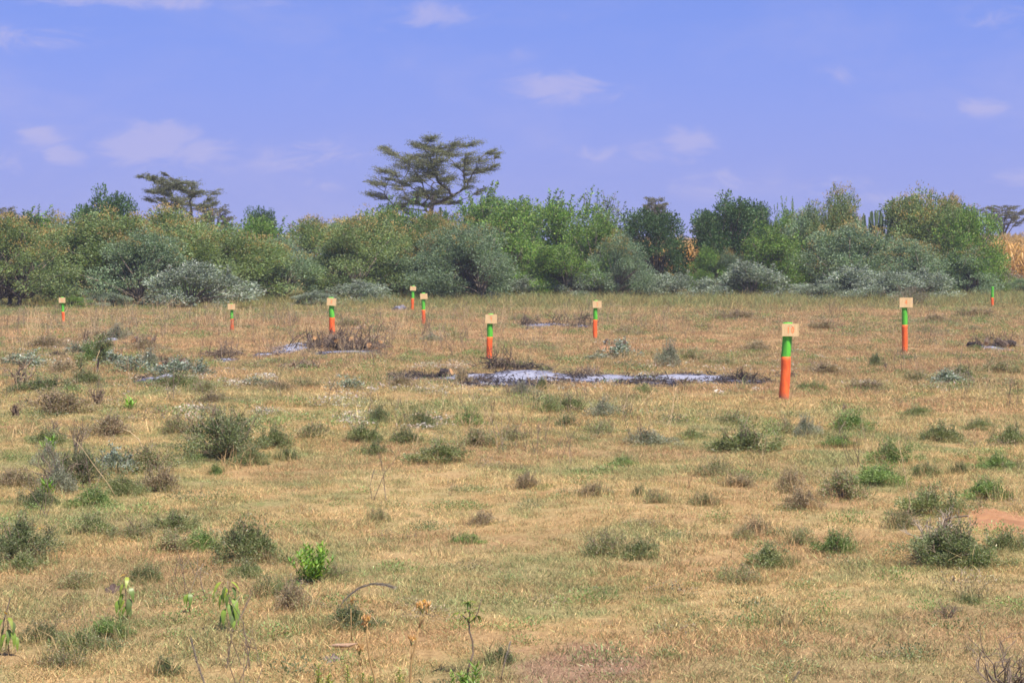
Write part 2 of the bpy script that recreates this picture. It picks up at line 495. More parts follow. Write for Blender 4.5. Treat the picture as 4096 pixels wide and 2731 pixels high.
# ================================================================== SHRUB AND TREE BUILDERS
def crown_bush(seed, Rr, Hh, ncl, cr, nleaf, L, W, cols, w=None, low=.12, blossom=None, sprigs=0, sprig_len=.6,
               mat=None, core=.45, trunks=3, tri=False, lumpy=.25, bare_twigs=0, stem_mat=None, dome=1.0):
    rng = np.random.default_rng(seed)
    g = Geo(); st = Geo(); bl = Geo()
    # lumps of leaves over an uneven dome, some inside it
    az = rng.random(ncl) * 2 * np.pi
    zf = rng.random(ncl) ** .8
    lump = 1 + lumpy * (np.sin(az * 2 + seed) * .5 + np.sin(az * 3 + seed * 2.3) * .5)
    el = zf * np.pi / 2
    rad = (core + (1 - core) * rng.random(ncl) ** .45)
    cx = np.cos(az) * np.cos(el) ** dome * rad * lump * (Rr - cr * .6)
    cy = np.sin(az) * np.cos(el) ** dome * rad * lump * (Rr - cr * .6)
    top = (Hh - cr * .7)
    cz = low * Hh + (top - low * Hh) * (np.sin(el) * rad * (1 + rng.normal(size=ncl) * .07))
    # skirts: outer lumps hang lower
    C = np.stack([cx, cy, cz], 1)
    crs = cr * (.65 + .7 * rng.random(ncl))
    for c, r in zip(C, crs):
        n = int(nleaf * (r / cr) ** 2)
        b = ball(rng, n, .45) * np.array([1, 1, .72]) * r
        P = c + b
        P[:, 2] = np.maximum(P[:, 2], .02)
        D = unit(b) * .7 + unit(c * np.array([1, 1, .4]))[None, :] * .35 + rng.normal(size=(n, 3)) * .55 + np.array([0, 0, .35])
        shade = 1 + .12 * rng.normal()
        col = pal(rng, n, cols, .16, w) * shade
        leaves(g, P, D, L * (.6 + .8 * rng.random(n)), W * (.6 + .8 * rng.random(n)), col, rng, tri=tri)
        if blossom is not None and c[2] > blossom['zmin'] * Hh and rng.random() < blossom['p']:
            nb = int(n * blossom['frac'] * 1.6)
            pk = unit(rng.normal(size=(7, 3)) + np.array([0, 0, .9]) + unit(c)[None, :] * .5) * r * 1.0
            b = pk[rng.integers(0, 7, nb)] + rng.normal(size=(nb, 3)) * np.array([.07, .07, .07])
            leaves(bl, c + b, unit(b) * .5 + rng.normal(size=(nb, 3)) * .35 + np.array([0, 0, 1.0]), L * .9, W * .7, pal(rng, nb, blossom['cols'], .14), rng)
    # leafy shoots that break the outline
    for i in range(sprigs):
        c = C[rng.choice(np.argsort(-C[:, 2])[:max(6, ncl // 2)])]
        l = sprig_len * (.5 + .9 * rng.random())
        d = unit(np.array([rng.normal() * .35, rng.normal() * .35, 1.0]))
        s = c + np.array([0, 0, cr * .3])
        pts = np.stack([s, s + d * l * .5, s + d * l + np.array([rng.normal() * .08, rng.normal() * .08, 0]) * l])
        tube(st, pts, min(.012, l * .018), min(.004, l * .008), 3, (1, 1, 1))
        n = int(nleaf * .14 * l / sprig_len) + 8
        t = rng.random(n)[:, None]
        P = s + d * l * t + rng.normal(size=(n, 3)) * min(.05, l * .14) * (1.3 - t)
        leaves(g, P, rng.normal(size=(n, 3)) * .7 + np.array([0, 0, .8]), L * (.7 + .5 * rng.random(n)), W, pal(rng, n, cols, .16, w), rng)
    # stems
    for i in range(trunks):
        a = rng.random() * 6.28; b0 = np.array([math.cos(a), math.sin(a), 0]) * .12 * Rr
        for c in C[rng.choice(ncl, min(ncl, max(4, ncl // trunks)), replace=False)]:
            m1 = b0 * 1.5 + (c - b0) * np.array([.3, .3, .55]) + rng.normal(size=3) * .04 * Rr
            r0 = .02 * Hh * (.5 + rng.random() * .6)
            tube(st, [b0 + (0, 0, -.05), b0 * 1.2 + np.array([0, 0, .2 * Hh * .5]), m1, c], r0, r0 * .2, 4, (1, 1, 1))
    for i in range(bare_twigs):
        a = rng.random() * 6.28; e = R(35 + 50 * rng.random()); l = Hh * (.65 + .5 * rng.random())
        d = np.array([math.cos(a) * math.cos(e), math.sin(a) * math.cos(e), math.sin(e)])
        s = np.array([math.cos(a), math.sin(a), 0]) * Rr * .2 * rng.random()
        k = rng.normal(size=3) * .12 * l
        tube(st, [s, s + d * l * .5 + k * .5, s + d * l + k * .3], .0022 + .006 * Hh, .0012, 3, (1, 1, 1))
        p = s + d * l * .6 + k * .4
        tube(st, [p, p + unit(d + rng.normal(size=3) * .5) * l * .3], .003, .0015, 3, (1, 1, 1))
    parts = [('stems', st.mesh('stems', [stem_mat or M_BARK], True)), ('foliage', g.mesh('foliage', [mat or M_LEAF]))]
    if bl.n: parts.append(('blossom', bl.mesh('blossom', [mat or M_LEAF])))
    A = np.concatenate(g.V); r_ = np.hypot(A[:, 0], A[:, 1])
    return dict(parts=parts, R=float(np.percentile(r_, 92)), H=float(np.percentile(A[:, 2], 98.5)))

def place(var, name, px, top, width, Y, rng, label, cat, group=None, zoff=0.0):
    x = xat(px, Y)
    gz = float(H(x, Y))
    o = empty(name, (x, Y, gz + zoff), rng.random() * 6.28, label, cat, group)
    w = width / ppm(Y)
    sz = (zat(top, Y) - gz) / var['H']
    sx = w / (2 * var['R'])
    o.scale = (sx, sx, sz)
    for pn, me in var['parts']:
        link(pn, me, o)
    return o

OLIVE = [(.175, .225, .075), (.225, .27, .10), (.13, .18, .06), (.23, .275, .135), (.21, .225, .07)]
GREYG = [(.17, .22, .125), (.22, .27, .16), (.125, .175, .09), (.25, .30, .19)]
GREEN = [(.12, .21, .04), (.17, .27, .045), (.085, .15, .035), (.23, .31, .06), (.17, .19, .065)]
DARKG = [(.055, .105, .035), (.075, .13, .042), (.042, .08, .028), (.10, .15, .06)]
SILV = [(.165, .195, .155), (.21, .245, .20), (.12, .15, .105), (.26, .29, .245), (.10, .125, .08)]
BLOS = [(.40, .25, .085), (.44, .28, .10), (.34, .23, .075), (.33, .26, .09)]
T = {}
def kinds():
    bl = dict(zmin=.5, p=.6, frac=.20, cols=BLOS)
    bl2 = dict(zmin=.55, p=.5, frac=.14, cols=BLOS)
    T['olive'] = [crown_bush(11 + i, 2.1, 3.6, 66, .48, 300, .082, .04, OLIVE, blossom=[bl, bl2, bl2][i], sprigs=18, sprig_len=.45, low=.15, core=.4, lumpy=.4) for i in range(3)]
    T['grey'] = [crown_bush(31 + i, 2.0, 3.3, 62, .47, 300, .082, .04, GREYG, blossom=bl2, sprigs=14, sprig_len=.4, low=.13, core=.4, lumpy=.4) for i in range(2)]
    T['green'] = [crown_bush(51 + i, 2.2, 3.8, 64, .50, 270, .095, .052, dome=.8, cols=GREEN, sprigs=22, sprig_len=.75, low=.06, lumpy=.35, core=.35) for i in range(3)]
    T['dark'] = [crown_bush(71 + i, 2.0, 3.4, 70, .44, 250, .085, .047, DARKG, sprigs=10, sprig_len=.3, low=.16, lumpy=.2, core=.4, dome=.5) for i in range(2)]
    T['silver'] = [crown_bush(91 + i, 1.1, 1.35, 36, .26, 250, .062, .028, SILV, sprigs=16, sprig_len=.28, low=.05, mat=M_SILV, core=.5) for i in range(3)]
    T['brown'] = [crown_bush(97 + i, 1.0, 1.0, 26, .24, 90, .06, .02, [(.20, .16, .12), (.25, .20, .15), (.17, .17, .10)], sprigs=10, sprig_len=.2, low=.05, bare_twigs=20, stem_mat=M_TWIG) for i in range(1)]
    T['bare'] = [crown_bush(99, 1.3, 3.6, 22, .35, 26, .10, .045, GREYG, sprigs=26, sprig_len=.7, low=.3, bare_twigs=16)]
kinds()

TREES = [
 # kind, px, base pixel (or depth when < 300), top, width, label, category
 ('olive', 40, 1228, 880, 380, 'olive bush with scattered rusty blossom at the very edge of the thicket by post 6', 'bush'),
 ('green', 130, 88, 868, 330, 'mid green bush showing above the olive bushes behind post 6', 'bush'),
 ('dark', 100, 84, 862, 140, 'small dark tree tip rising beside the faint acacia twigs at the thicket edge', 'tree'),
 ('olive', 215, 100, 872, 260, 'pale yellowish bush far back between the dark tree tip and the rounded dark tree', 'bush'),
 ('grey', 235, 1218, 905, 330, 'grey-green bush standing directly behind the post with the number 6', 'bush'),
 ('dark', 425, 82, 778, 235, 'rounded dark green tree whose knobbly crown rises beside the small acacia', 'tree'),
 ('olive', 420, 1222, 862, 420, 'tall olive bush with orange blossom in front of the rounded dark tree', 'bush'),
 ('grey', 560, 1226, 930, 330, 'grey bush with dark hollow under its branches between posts 6 and 7', 'bush'),
 ('olive', 700, 78, 845, 420, 'broad blossoming bush right under the small flat-topped acacia', 'bush'),
 ('olive', 745, 1220, 900, 380, 'olive bush behind the big silver shrub, speckled with rust blossom', 'bush'),
 ('silver', 800, 1238, 1050, 330, 'large silver-leaved shrub arching over a dark hollow beside post 7', 'shrub'),
 ('green', 1020, 88, 880, 330, 'green bush with feathery tips standing behind post 7', 'bush'),
 ('dark', 1045, 94, 838, 120, 'thin dark sapling poking above the thicket behind post 7', 'tree'),
 ('olive', 930, 1214, 925, 340, 'olive bush directly behind the post with the number 7', 'bush'),
 ('grey', 1110, 1212, 960, 330, 'grey-green bush between posts 7 and 8', 'bush'),
 ('olive', 1260, 86, 885, 330, 'tall blossoming bush with an orange crest behind post 8', 'bush'),
 ('silver', 1265, 1226, 1160, 170, 'small bright silver shrub just beside the board of post 8', 'shrub'),
 ('olive', 1400, 1212, 900, 340, 'olive bush rising over post 8 with little blossom', 'bush'),
 ('olive', 1480, 80, 862, 340, 'broad bush crowned with dense orange blossom between post 8 and the tall acacia', 'bush'),
 ('green', 1580, 90, 822, 220, 'narrow green bush at the foot of the tall acacia', 'bush'),
 ('dark', 1640, 92, 850, 330, 'shadowy bush below the tall acacia canopy', 'bush'),
 ('grey', 1590, 1208, 1000, 320, 'grey-green bush behind posts 1 and 2', 'bush'),
 ('olive', 1745, 80, 868, 260, 'pale bush with an orange blossom peak in front of the tall acacia trunk', 'bush'),
 ('grey', 1770, 1212, 920, 330, 'soft grey-green bush beside the blank-board post', 'bush'),
 ('grey', 1900, 78, 905, 300, 'grey-green bush between the tall acacia and the leafy green thicket', 'bush'),
 ('silver', 1860, 1210, 1110, 230, 'silver-pink shrub at the thicket foot beyond the blank-board post', 'shrub'),
 ('silver', 1700, 1205, 1085, 200, 'grey silver shrub close behind the blank-board post', 'shrub'),
 ('green', 1930, 98, 785, 330, 'tall leafy green bush touching the tall acacia crown', 'bush'),
 ('green', 2085, 93, 810, 360, 'leafy bush with brownish green top behind post 9', 'bush'),
 ('green', 2240, 90, 800, 330, 'bright green bush with long shoots between posts 9 and 3', 'bush'),
 ('green', 2050, 84, 930, 300, 'yellow-green bush low in the leafy thicket behind post 9', 'bush'),
 ('green', 2230, 82, 985, 280, 'lowest bright green bush above the silver shrub bank', 'bush'),
 ('bare', 2410, 92, 775, 190, 'thinly leaved grey tree with wispy branches behind post 3', 'tree'),
 ('green', 2390, 86, 868, 260, 'green bush with sunlit lime patch straight behind post 3', 'bush'),
 ('grey', 2480, 82, 940, 220, 'grey-green bush between post 3 and the dense dark tree', 'bush'),
 ('dark', 2605, 86, 845, 262, 'dense very dark green tree next to the gap in the thicket', 'tree'),
 ('silver', 2110, 1203, 1100, 210, 'silver shrub at the near end of the long silver bank behind post 9', 'shrub'),
 ('silver', 2220, 1200, 1062, 260, 'pale silver shrub in the middle of the bank between posts 9 and 3', 'shrub'),
 ('silver', 2350, 1202, 1095, 200, 'silver shrub directly behind the board of post 3', 'shrub'),
 ('brown', 2465, 1198, 1085, 220, 'brownish twiggy shrub in the silver bank just past post 3', 'shrub'),
 ('silver', 2570, 1200, 1080, 240, 'silver-green shrub under the dense dark tree', 'shrub'),
 ('silver', 2710, 1200, 1088, 200, 'silver-green shrub in front of the gap that shows dry maize', 'shrub'),
 ('brown', 2830, 1198, 1085, 230, 'brownish grey shrub beyond the gap, before the broad green bush', 'shrub'),
 ('dark', 2915, 86, 800, 270, 'dark olive tree peeping over the broad green bush', 'tree'),
 ('dark', 3025, 97, 822, 120, 'small dark tree tip beside the dark olive tree', 'tree'),
 ('green', 2975, 88, 852, 300, 'broad rounded green bush behind post 10', 'bush'),
 ('green', 2825, 84, 990, 115, 'low green bush at the edge of the maize gap', 'bush'),
 ('green', 3080, 84, 930, 260, 'green bush casting deep shade behind post 10', 'bush'),
 ('silver', 2985, 1205, 1045, 270, 'pointed bright silver shrub standing behind post 10', 'shrub'),
 ('grey', 2905, 84, 1010, 150, 'dull green low bush under the broad rounded bush', 'bush'),
 ('green', 3140, 94, 838, 150, 'slim green sapling sticking up past the broad rounded bush', 'tree'),
 ('grey', 3230, 90, 835, 260, 'grey-green bush between the slim sapling and the candelabra euphorbias', 'bush'),
 ('brown', 3170, 1200, 1100, 200, 'brown twiggy shrub at the thicket foot beyond post 10', 'shrub'),
 ('olive', 3350, 89, 782, 260, 'tall pale green bush standing between the two candelabra euphorbias', 'bush'),
 ('grey', 3420, 84, 905, 330, 'grey bush with blossom in front of the euphorbias', 'bush'),
 ('silver', 3290, 1208, 1120, 230, 'low bright silver shrub above the red soil mound', 'shrub'),
 ('silver', 3420, 1206, 1062, 300, 'tall silver shrub between the red soil mound and post 4', 'shrub'),
 ('silver', 3560, 1212, 1085, 240, 'silver shrub directly behind post 4', 'shrub'),
 ('olive', 3680, 90, 785, 300, 'tallest blossoming bush, brown topped, behind post 4', 'bush'),
 ('olive', 3800, 88, 808, 260, 'brown-topped bush beside the tallest blossoming one', 'bush'),
 ('green', 3880, 85, 840, 240, 'bright green bush at the edge of the dry maize field', 'bush'),
 ('grey', 3640, 83, 960, 360, 'grey bush filling the middle of the thicket behind post 4', 'bush'),
 ('grey', 3860, 84, 1000, 240, 'blue-grey bush under the bright green one', 'bush'),
 ('green', 3950, 85, 1000, 130, 'small green bush at the very corner of the thicket by the maize', 'bush'),
 ('silver', 3680, 1208, 1078, 250, 'silver shrub with pale twigs just past post 4', 'shrub'),
 ('brown', 3650, 1228, 1140, 150, 'dark brown dead-looking shrub low beside the board of post 4', 'shrub'),
 ('silver', 3850, 1195, 1120, 220, 'silver shrub between post 4 and the unnumbered post', 'shrub'),
 ('brown', 4010, 95, 1065, 230, 'purplish brown scrub below the dry maize field', 'shrub'),
 ('grey', 4080, 1185, 1110, 180, 'grey-green scrub past the unnumbered post', 'shrub'),
 ('silver', 430, 1232, 1165, 150, 'faint silver shrub under the dark hollow between posts 6 and 7', 'shrub'),
 ('green', 300, 1235, 1180, 110, 'little lime green bush right beside the post numbered 6', 'bush'),
 ('silver', 1440, 1218, 1120, 230, 'grey silver shrub between posts 8 and 1', 'shrub'),
]
NAMES = dict(olive='blossoming_bush', grey='camphor_bush', green='leafy_bush', dark='evergreen_tree', silver='silver_shrub', brown='twiggy_shrub', bare='wispy_tree')
def build_trees():
    rng = np.random.default_rng(5)
    cnt = {}
    for kind, px, base, top, width, label, cat in TREES:
        Y = base if base < 300 else at(px, base).y
        vs = T[kind]; i = cnt.get(kind, 0); cnt[kind] = i + 1
        o = place(vs[i % len(vs)], NAMES[kind], px, top + 8, width * 1.26, Y, rng, label, cat, 'bushes of the thicket')
build_trees()

# ---- flat-topped acacias
M_ABARK = rough_mat('acacia_bark', (.07, .06, .055), (.13, .11, .095), 12, .5)
def acacia(seed, Ht, Rx, trunk_h, r_trunk, limbs, leafn, L=.085, W=.03, lean=0.0, cols=None, dens=1.0):
    """limbs: list of (azimuth deg, tip radius fraction, tip height fraction, start height fraction)"""
    rng = np.random.default_rng(seed)
    st = Geo(); g = Geo()
    cols = cols or [(.12, .125, .045), (.155, .15, .055), (.09, .10, .035), (.17, .145, .06)]
    tz = np.linspace(0, trunk_h, 6)
    tp = np.stack([lean * (tz / Ht) ** 1.5 * 1.0 + .06 * np.sin(tz * 1.3), .05 * np.sin(tz * 2), tz], 1)
    tube(st, tp, r_trunk, r_trunk * .6, 7, (1, 1, 1))
    for (azd, rf, hf, sf) in limbs:
        az = R(azd + rng.normal() * 4)
        z0 = trunk_h * sf; base = np.array([np.interp(z0, tz, tp[:, 0]), 0, z0])
        rt = Rx * rf; zt = Ht * hf
        t = np.linspace(0, 1, 9)
        out = np.array([math.cos(az), math.sin(az), 0])
        wob = rng.normal(size=(9, 3)) * .05 * Rx * t[:, None] * .6
        z = z0 + (zt - z0) * (1 - (1 - t) ** 1.8)
        pts = base + out[None, :] * (rt * t ** 1.15)[:, None] + np.array([0, 0, 1])[None, :] * (z - z0)[:, None] + wob
        tube(st, pts, r_trunk * .42, .012, 5, (1, 1, 1), rr=r_trunk * .36 * (1 - t) ** 1.1 + .014)
        nsub = int(11 * dens)
        for j in range(nsub):
            tt = .40 + .60 * (j + rng.random()) / nsub
            p = np.array([np.interp(tt, t, pts[:, k]) for k in range(3)])
            sa = az + rng.choice([-1, 1]) * R(18 + 50 * rng.random())
            l = Rx * (.20 + .20 * rng.random()) * (1.25 - .55 * tt)
            d = np.array([math.cos(sa), math.sin(sa), .10 + .22 * rng.random()])
            q = p + d * l
            mid = (p + q) / 2 + rng.normal(size=3) * .04 * l + np.array([0, 0, .04 * l])
            tube(st, [p, mid, q], .018, .006, 3, (1, 1, 1))
            # sprays: twigs with leaves, flat
            for m in range(4):
                u = .3 + .7 * rng.random()
                c0 = p + (q - p) * u
                ta = sa + rng.normal() * .9
                tl = l * (.35 + .3 * rng.random())
                td = np.array([math.cos(ta), math.sin(ta), .12 * rng.normal() + .12])
                tube(st, [c0, c0 + td * tl], .007, .003, 3, (1, 1, 1), cap=False)
                n = int(leafn)
                s = rng.random(n)[:, None]
                P = c0 + td * tl * (s * 1.05) + rng.normal(size=(n, 3)) * np.array([.075, .075, .025])
                leaves(g, P, rng.normal(size=(n, 3)) * np.array([1, 1, .5]) + td * .5, L * (.7 + .6 * rng.random(n)), W, pal(rng, n, cols, .2), rng)
    return dict(parts=[('trunk', st.mesh('trunk', [M_ABARK], True)), ('crown', g.mesh('crown', [M_ACA]))], R=Rx, H=Ht)

def limb_set(seed, tiers):
    rng = np.random.default_rng(seed); out = []
    for (n, rf, hf, sf, off) in tiers:
        for i in range(n):
            out.append((off + 360 * i / n + rng.normal() * 9, rf * (.85 + .25 * rng.random()), hf * (.98 + .04 * rng.random()), sf * (.92 + .08 * rng.random())))
    return out

def pad_tree(seed, Y, x0px, pads, trunks, depth_px, r_tip=.017, leafn=290, cols=None, L=.08, W=.03, extra=.9, flat=.2):
    """crown built from flattened pads of foliage; every pad is joined to the nearest wood below it"""
    rng = np.random.default_rng(seed); s = 1 / ppm(Y)
    st = Geo(); g = Geo()
    P = lambda px, py, dy=0.0: np.array([(px - x0px) * s, dy, zat(py, Y)])
    nodes, parent, load = [], [], []
    def addn(p, par):
        nodes.append(np.asarray(p, float)); parent.append(par); load.append(0.0); return len(nodes) - 1
    for tr in trunks:
        par = -1; pts = [P(q[0], q[1]) for q in tr]; pts = [np.array([pts[0][0], 0, -.1])] + pts
        for a, b in zip(pts[:-1], pts[1:]):
            for f in (.33, .66, 1): par = addn(a + (b - a) * f + rng.normal(size=3) * .015, par)
    tops = len(nodes)
    R0 = depth_px * s
    cxm = np.mean([p[0] for p in pads])
    allp = []
    for (px, py, hw) in pads:
        e = min(.95, abs(px - cxm) / depth_px)
        py = py + rng.normal() * 7; allp.append((P(px, py, rng.uniform(-1, 1) * math.sqrt(1 - e * e) * R0 * .75), hw * s))
    for (px, py, hw) in pads:
        if rng.random() < extra:
            q = cxm + (px - cxm) * rng.uniform(.1, .8); e = min(.95, abs(q - cxm) / depth_px)
            allp.append((P(q, py + rng.normal() * 8, rng.choice([-1, 1]) * rng.uniform(.5, 1) * math.sqrt(1 - e * e) * R0 * .85), hw * s * .9))
    ctr = nodes[tops - 1]
    allp.sort(key=lambda t: np.linalg.norm(t[0] - ctr))
    cols = cols or [(.15, .175, .065), (.19, .21, .08), (.12, .14, .05), (.19, .18, .08)]
    for c, hw in allp:
        A = np.array(nodes); d = c - A
        dist = np.linalg.norm(d, axis=1)
        slope = d[:, 2] / (dist + 1e-6)
        cost = dist + np.where(slope < .24, 2.2 * (0.24 - slope), 0) + np.where(A[:, 2] < zat(950, Y), 2, 0)
        k = int(np.argmin(cost)); a = A[k]
        par = k; m = 6
        for i in range(1, m + 1):
            f = i / m
            q = a + (c - a) * f; q[2] += -.10 * dist[k] * math.sin(f * math.pi) * .35 + (c[2] - a[2]) * (f ** .8 - f) * .8
            q += rng.normal(size=3) * .03 * dist[k] * (f < 1)
            par = addn(q, par)
        w = hw / (60 * s); j = par
        while j >= 0: load[j] += w; j = parent[j]
        # twigs and sprays of the pad, fanned outwards
        out = unit(np.array([c[0] - ctr[0], c[1] - ctr[1], 0]) + 1e-6)
        nt = int(14 + 8 * w)
        for _ in range(nt):
            an = rng.normal() * 1.0; ca, sa = math.cos(an), math.sin(an)
            dd = np.array([out[0] * ca - out[1] * sa, out[0] * sa + out[1] * ca, -.02 + .50 * rng.random() ** 1.4])
            start = c + (a - c) * rng.random() * .45 * (1 if dist[k] > hw else .5)
            l = hw * (.8 + 1.0 * rng.random())
            kk = rng.normal(size=3) * .06 * l
            e = start + dd * l
            tube(st, [start, start + dd * l * .5 + kk, e], .016, .004, 3, (1, 1, 1), cap=False)
            n = int(leafn / 9 * 1.8 * w) + 10
            t = rng.random(n)[:, None] ** .8
            Q = start + dd * l * t * 1.06 + kk * np.sin(t * 3.14) + rng.normal(size=(n, 3)) * np.array([flat, flat, flat * .5]) * (l * .5 + .07)
            leaves(g, Q, rng.normal(size=(n, 3)) * np.array([1, 1, .45]) + dd * .5, L * (.6 + .7 * rng.random(n)), W, pal(rng, n, cols, .2), rng)
    for i, p in enumerate(parent):
        if p < 0: continue
        r1 = r_tip * (load[i] + .6) ** .56; r0 = r_tip * (load[p] + .6) ** .56
        if parent[p] < 0: r0 *= 1.15
        tube(st, [nodes[p], (nodes[p] + nodes[i]) / 2, nodes[i]], min(r0, r1 * 1.35), r1, 6, (1, 1, 1), cap=False)
    return [('trunk', st.mesh('trunk', [M_ABARK], True)), ('crown', g.mesh('crown', [M_ACA]))]

def build_acacias():
    z2 = lambda L_: [(1350 + a * .5953, 500 + b * .5953, c * .5953) for a, b, c in L_]
    pads = z2([(640,112,50),(760,145,50),(560,140,60),(900,152,80),(1010,182,60),(330,165,40),(400,232,80),(500,195,60),(860,195,90),(960,225,80),(700,180,70),(620,222,80),(300,312,60),(380,322,70),(500,262,90),
               (640,292,80),(780,262,80),(1020,302,50),(940,332,70),(850,352,60),(240,370,45),(340,402,70),(450,392,70),(600,352,70),(720,372,60),(230,466,40),(330,492,70),(450,482,70),(560,462,70),(680,452,50),
               (980,412,45),(870,420,50),(780,470,50),(400,532,60),(520,522,50),(700,522,60),(800,516,45),(420,600,35),(1060,205,30),(1050,290,30)])
    tr = [[(1350 + a * .5953, 500 + b * .5953, 0) for a, b in [(640, 690), (628, 590), (640, 500), (636, 430), (640, 395)]]]
    parts = pad_tree(3, 104.0, 1731, pads, tr, 270)
    o = empty('acacia_tree', (xat(1731, 104.0), 104.0, 0), 0, 'tall flat-topped acacia with layered crown standing above the thicket behind post 1', 'tree')
    for pn, me in parts: link(pn, me, o)
    z1 = lambda L_: [(a * .5953, 500 + b * .5953, c * .5953) for a, b, c in L_]
    pads = z1([(940,322,22),(1005,330,35),(1065,362,35),(1110,388,45),(1180,388,50),(1245,370,35),(1300,398,45),(1012,442,45),(1080,422,60),(1160,432,60),(1240,442,50),(1350,432,50),(1420,452,45),(1022,474,40),(1100,482,50),
               (1200,492,50),(1300,482,50),(1400,492,50),(1440,532,35),(1130,532,50),(1250,542,60),(1350,542,50),(1420,552,35)])
    tr = [[(a * .5953, 500 + b * .5953, 0) for a, b in [(1160, 660), (1152, 560), (1165, 480)]], [(a * .5953, 500 + b * .5953, 0) for a, b in [(1290, 660), (1292, 570), (1280, 510)]]]
    parts = pad_tree(8, 100.0, 712, pads, tr, 150, leafn=250, cols=[(.18, .20, .095), (.23, .24, .13), (.145, .17, .075)], flat=.2)
    o = empty('acacia_tree', (xat(712, 100.0), 100.0, 0), 0, 'smaller lopsided acacia rising above the orange-blossomed bushes between posts 6 and 7', 'tree')
    for pn, me in parts: link(pn, me, o)
    # umbrella acacias farther off
    far = [(4010, 828, 96, 140.0, 'small umbrella acacia standing against the sky beyond the dry maize', 11),
           (2620, 800, 50, 112.0, 'thin acacia crown peeping over the dense dark tree', 12),
           (12, 835, 70, 120.0, 'faint acacia twigs above the thicket edge past post 6', 13),
           (860, 830, 70, 112.0, 'bare grey acacia scrub beside the smaller lopsided acacia', 14),
           (2830, 890, 60, 130.0, 'pale feathery acacia at the maize gap beside the broad green bush', 15)]
    for px, tp, hw, Y, lab, sd_ in far:
        top = zat(tp, Y); rx = hw / ppm(Y)
        tiers = [(6, 1.0, .86, .9, 0), (6, .85, .95, 1.0, 30), (4, .45, 1.0, 1.0, 10)]
        thin = .55 if sd_ in (12, 13, 14) else 1.0
        v = acacia(sd_, top, rx, top * .6, .09, limb_set(sd_, tiers), 16 * thin, L=.10, W=.04, dens=.8, cols=[(.16, .155, .08), (.19, .185, .10), (.13, .135, .07)])
        o = empty('acacia_tree', (xat(px, Y), Y, 0), 0, lab, 'tree')
        for pn, me in v['parts']: link(pn, me, o)
build_acacias()

# ---- candelabra euphorbias
M_EUPH = rough_mat('succulent_skin', (.10, .15, .075), (.13, .18, .09), 20, .2)
def build_euphorbias():
    rng = np.random.default_rng(40)
    for px, topy, hw, Y, na, lab in [(3312, 850, 62, 90.0, 22, 'candelabra euphorbia with upright ribbed arms beside the tall pale bush'),
                                     (3498, 840, 66, 90.5, 26, 'wider candelabra euphorbia with stubby arms next to the brown-topped bush')]:
        x = xat(px, Y); Ht = zat(topy, Y); w = hw / ppm(Y)
        o = empty('candelabra_euphorbia', (x, Y, 0), 0, lab, 'euphorbia', 'candelabra euphorbias in the thicket')
        g = Geo(); tube(g, [(0, 0, -.1), (0, 0, Ht * .35), (.02, 0, Ht * .6)], .16, .10, 7, (1, 1, 1)); link('trunk', g.mesh('trunk', [M_BARK], True), o)
        arms = []
        for v in range(4):
            g = Geo(); s = 10
            t = np.linspace(0, 1, 9)
            rad = .075 * (1 - .25 * np.abs(np.sin(t * 9))) * np.where(t > .93, .6, 1)
            pts = np.stack([(1 - (1 - t) ** 2.5), .03 * np.sin(t * 5 + v), t * 0 + t ** 1.25 * 1.9], 1)
            # ribbed section
            tt = unit(np.gradient(pts, axis=0)); ref = np.array([0, 1.0, 0]); a = unit(np.cross(tt, ref)); b = np.cross(tt, a)
            ang = np.arange(s) / s * 2 * np.pi; rr = rad[:, None] * np.where(np.arange(s) % 2 == 0, 1.0, .55)[None, :]
            V = (pts[:, None, :] + rr[:, :, None] * (np.cos(ang)[None, :, None] * a[:, None, :] + np.sin(ang)[None, :, None] * b[:, None, :])).reshape(-1, 3)
            i = np.arange(8)[:, None] * s + np.arange(s)[None, :]; j = np.arange(8)[:, None] * s + (np.arange(s)[None, :] + 1) % s
            F = np.stack([i, j, j + s, i + s], -1).reshape(-1, 4)
            V = np.concatenate([V, pts[-1:] + (0, 0, .03)])
            f3 = [(8 * s + q, 8 * s + (q + 1) % s, 9 * s) for q in range(s)]
            g.add(V, F, f3, (1, 1, 1)); arms.append(g.mesh('arm', [M_EUPH]))
        for k in range(na):
            a = link('arm', arms[k % 4], o)
            ring = k % 3
            rad = w * (.95, .68, .35)[ring] * (.85 + .25 * rng.random())
            z0 = Ht * (.40 + .16 * ring) * (.95 + .1 * rng.random())
            hh = (Ht * (.93 + .07 * ring / 2) * (.96 + .04 * rng.random()) - z0)
            a.location = (0, 0, z0); a.rotation_euler = (0, 0, k * 2.399)
            a.scale = (rad, 1.0, hh / 1.9)
build_euphorbias()

# ================================================================== SCATTER (countless things only)
SOURCES = {}
def source_collection(name, meshes):
    c = bpy.data.collections.new(name)            # never linked to the scene: only the instances render
    for i, me in enumerate(meshes):
        o = bpy.data.objects.new('%s_%02d' % (name, i), me)
        c.objects.link(o)
    return c

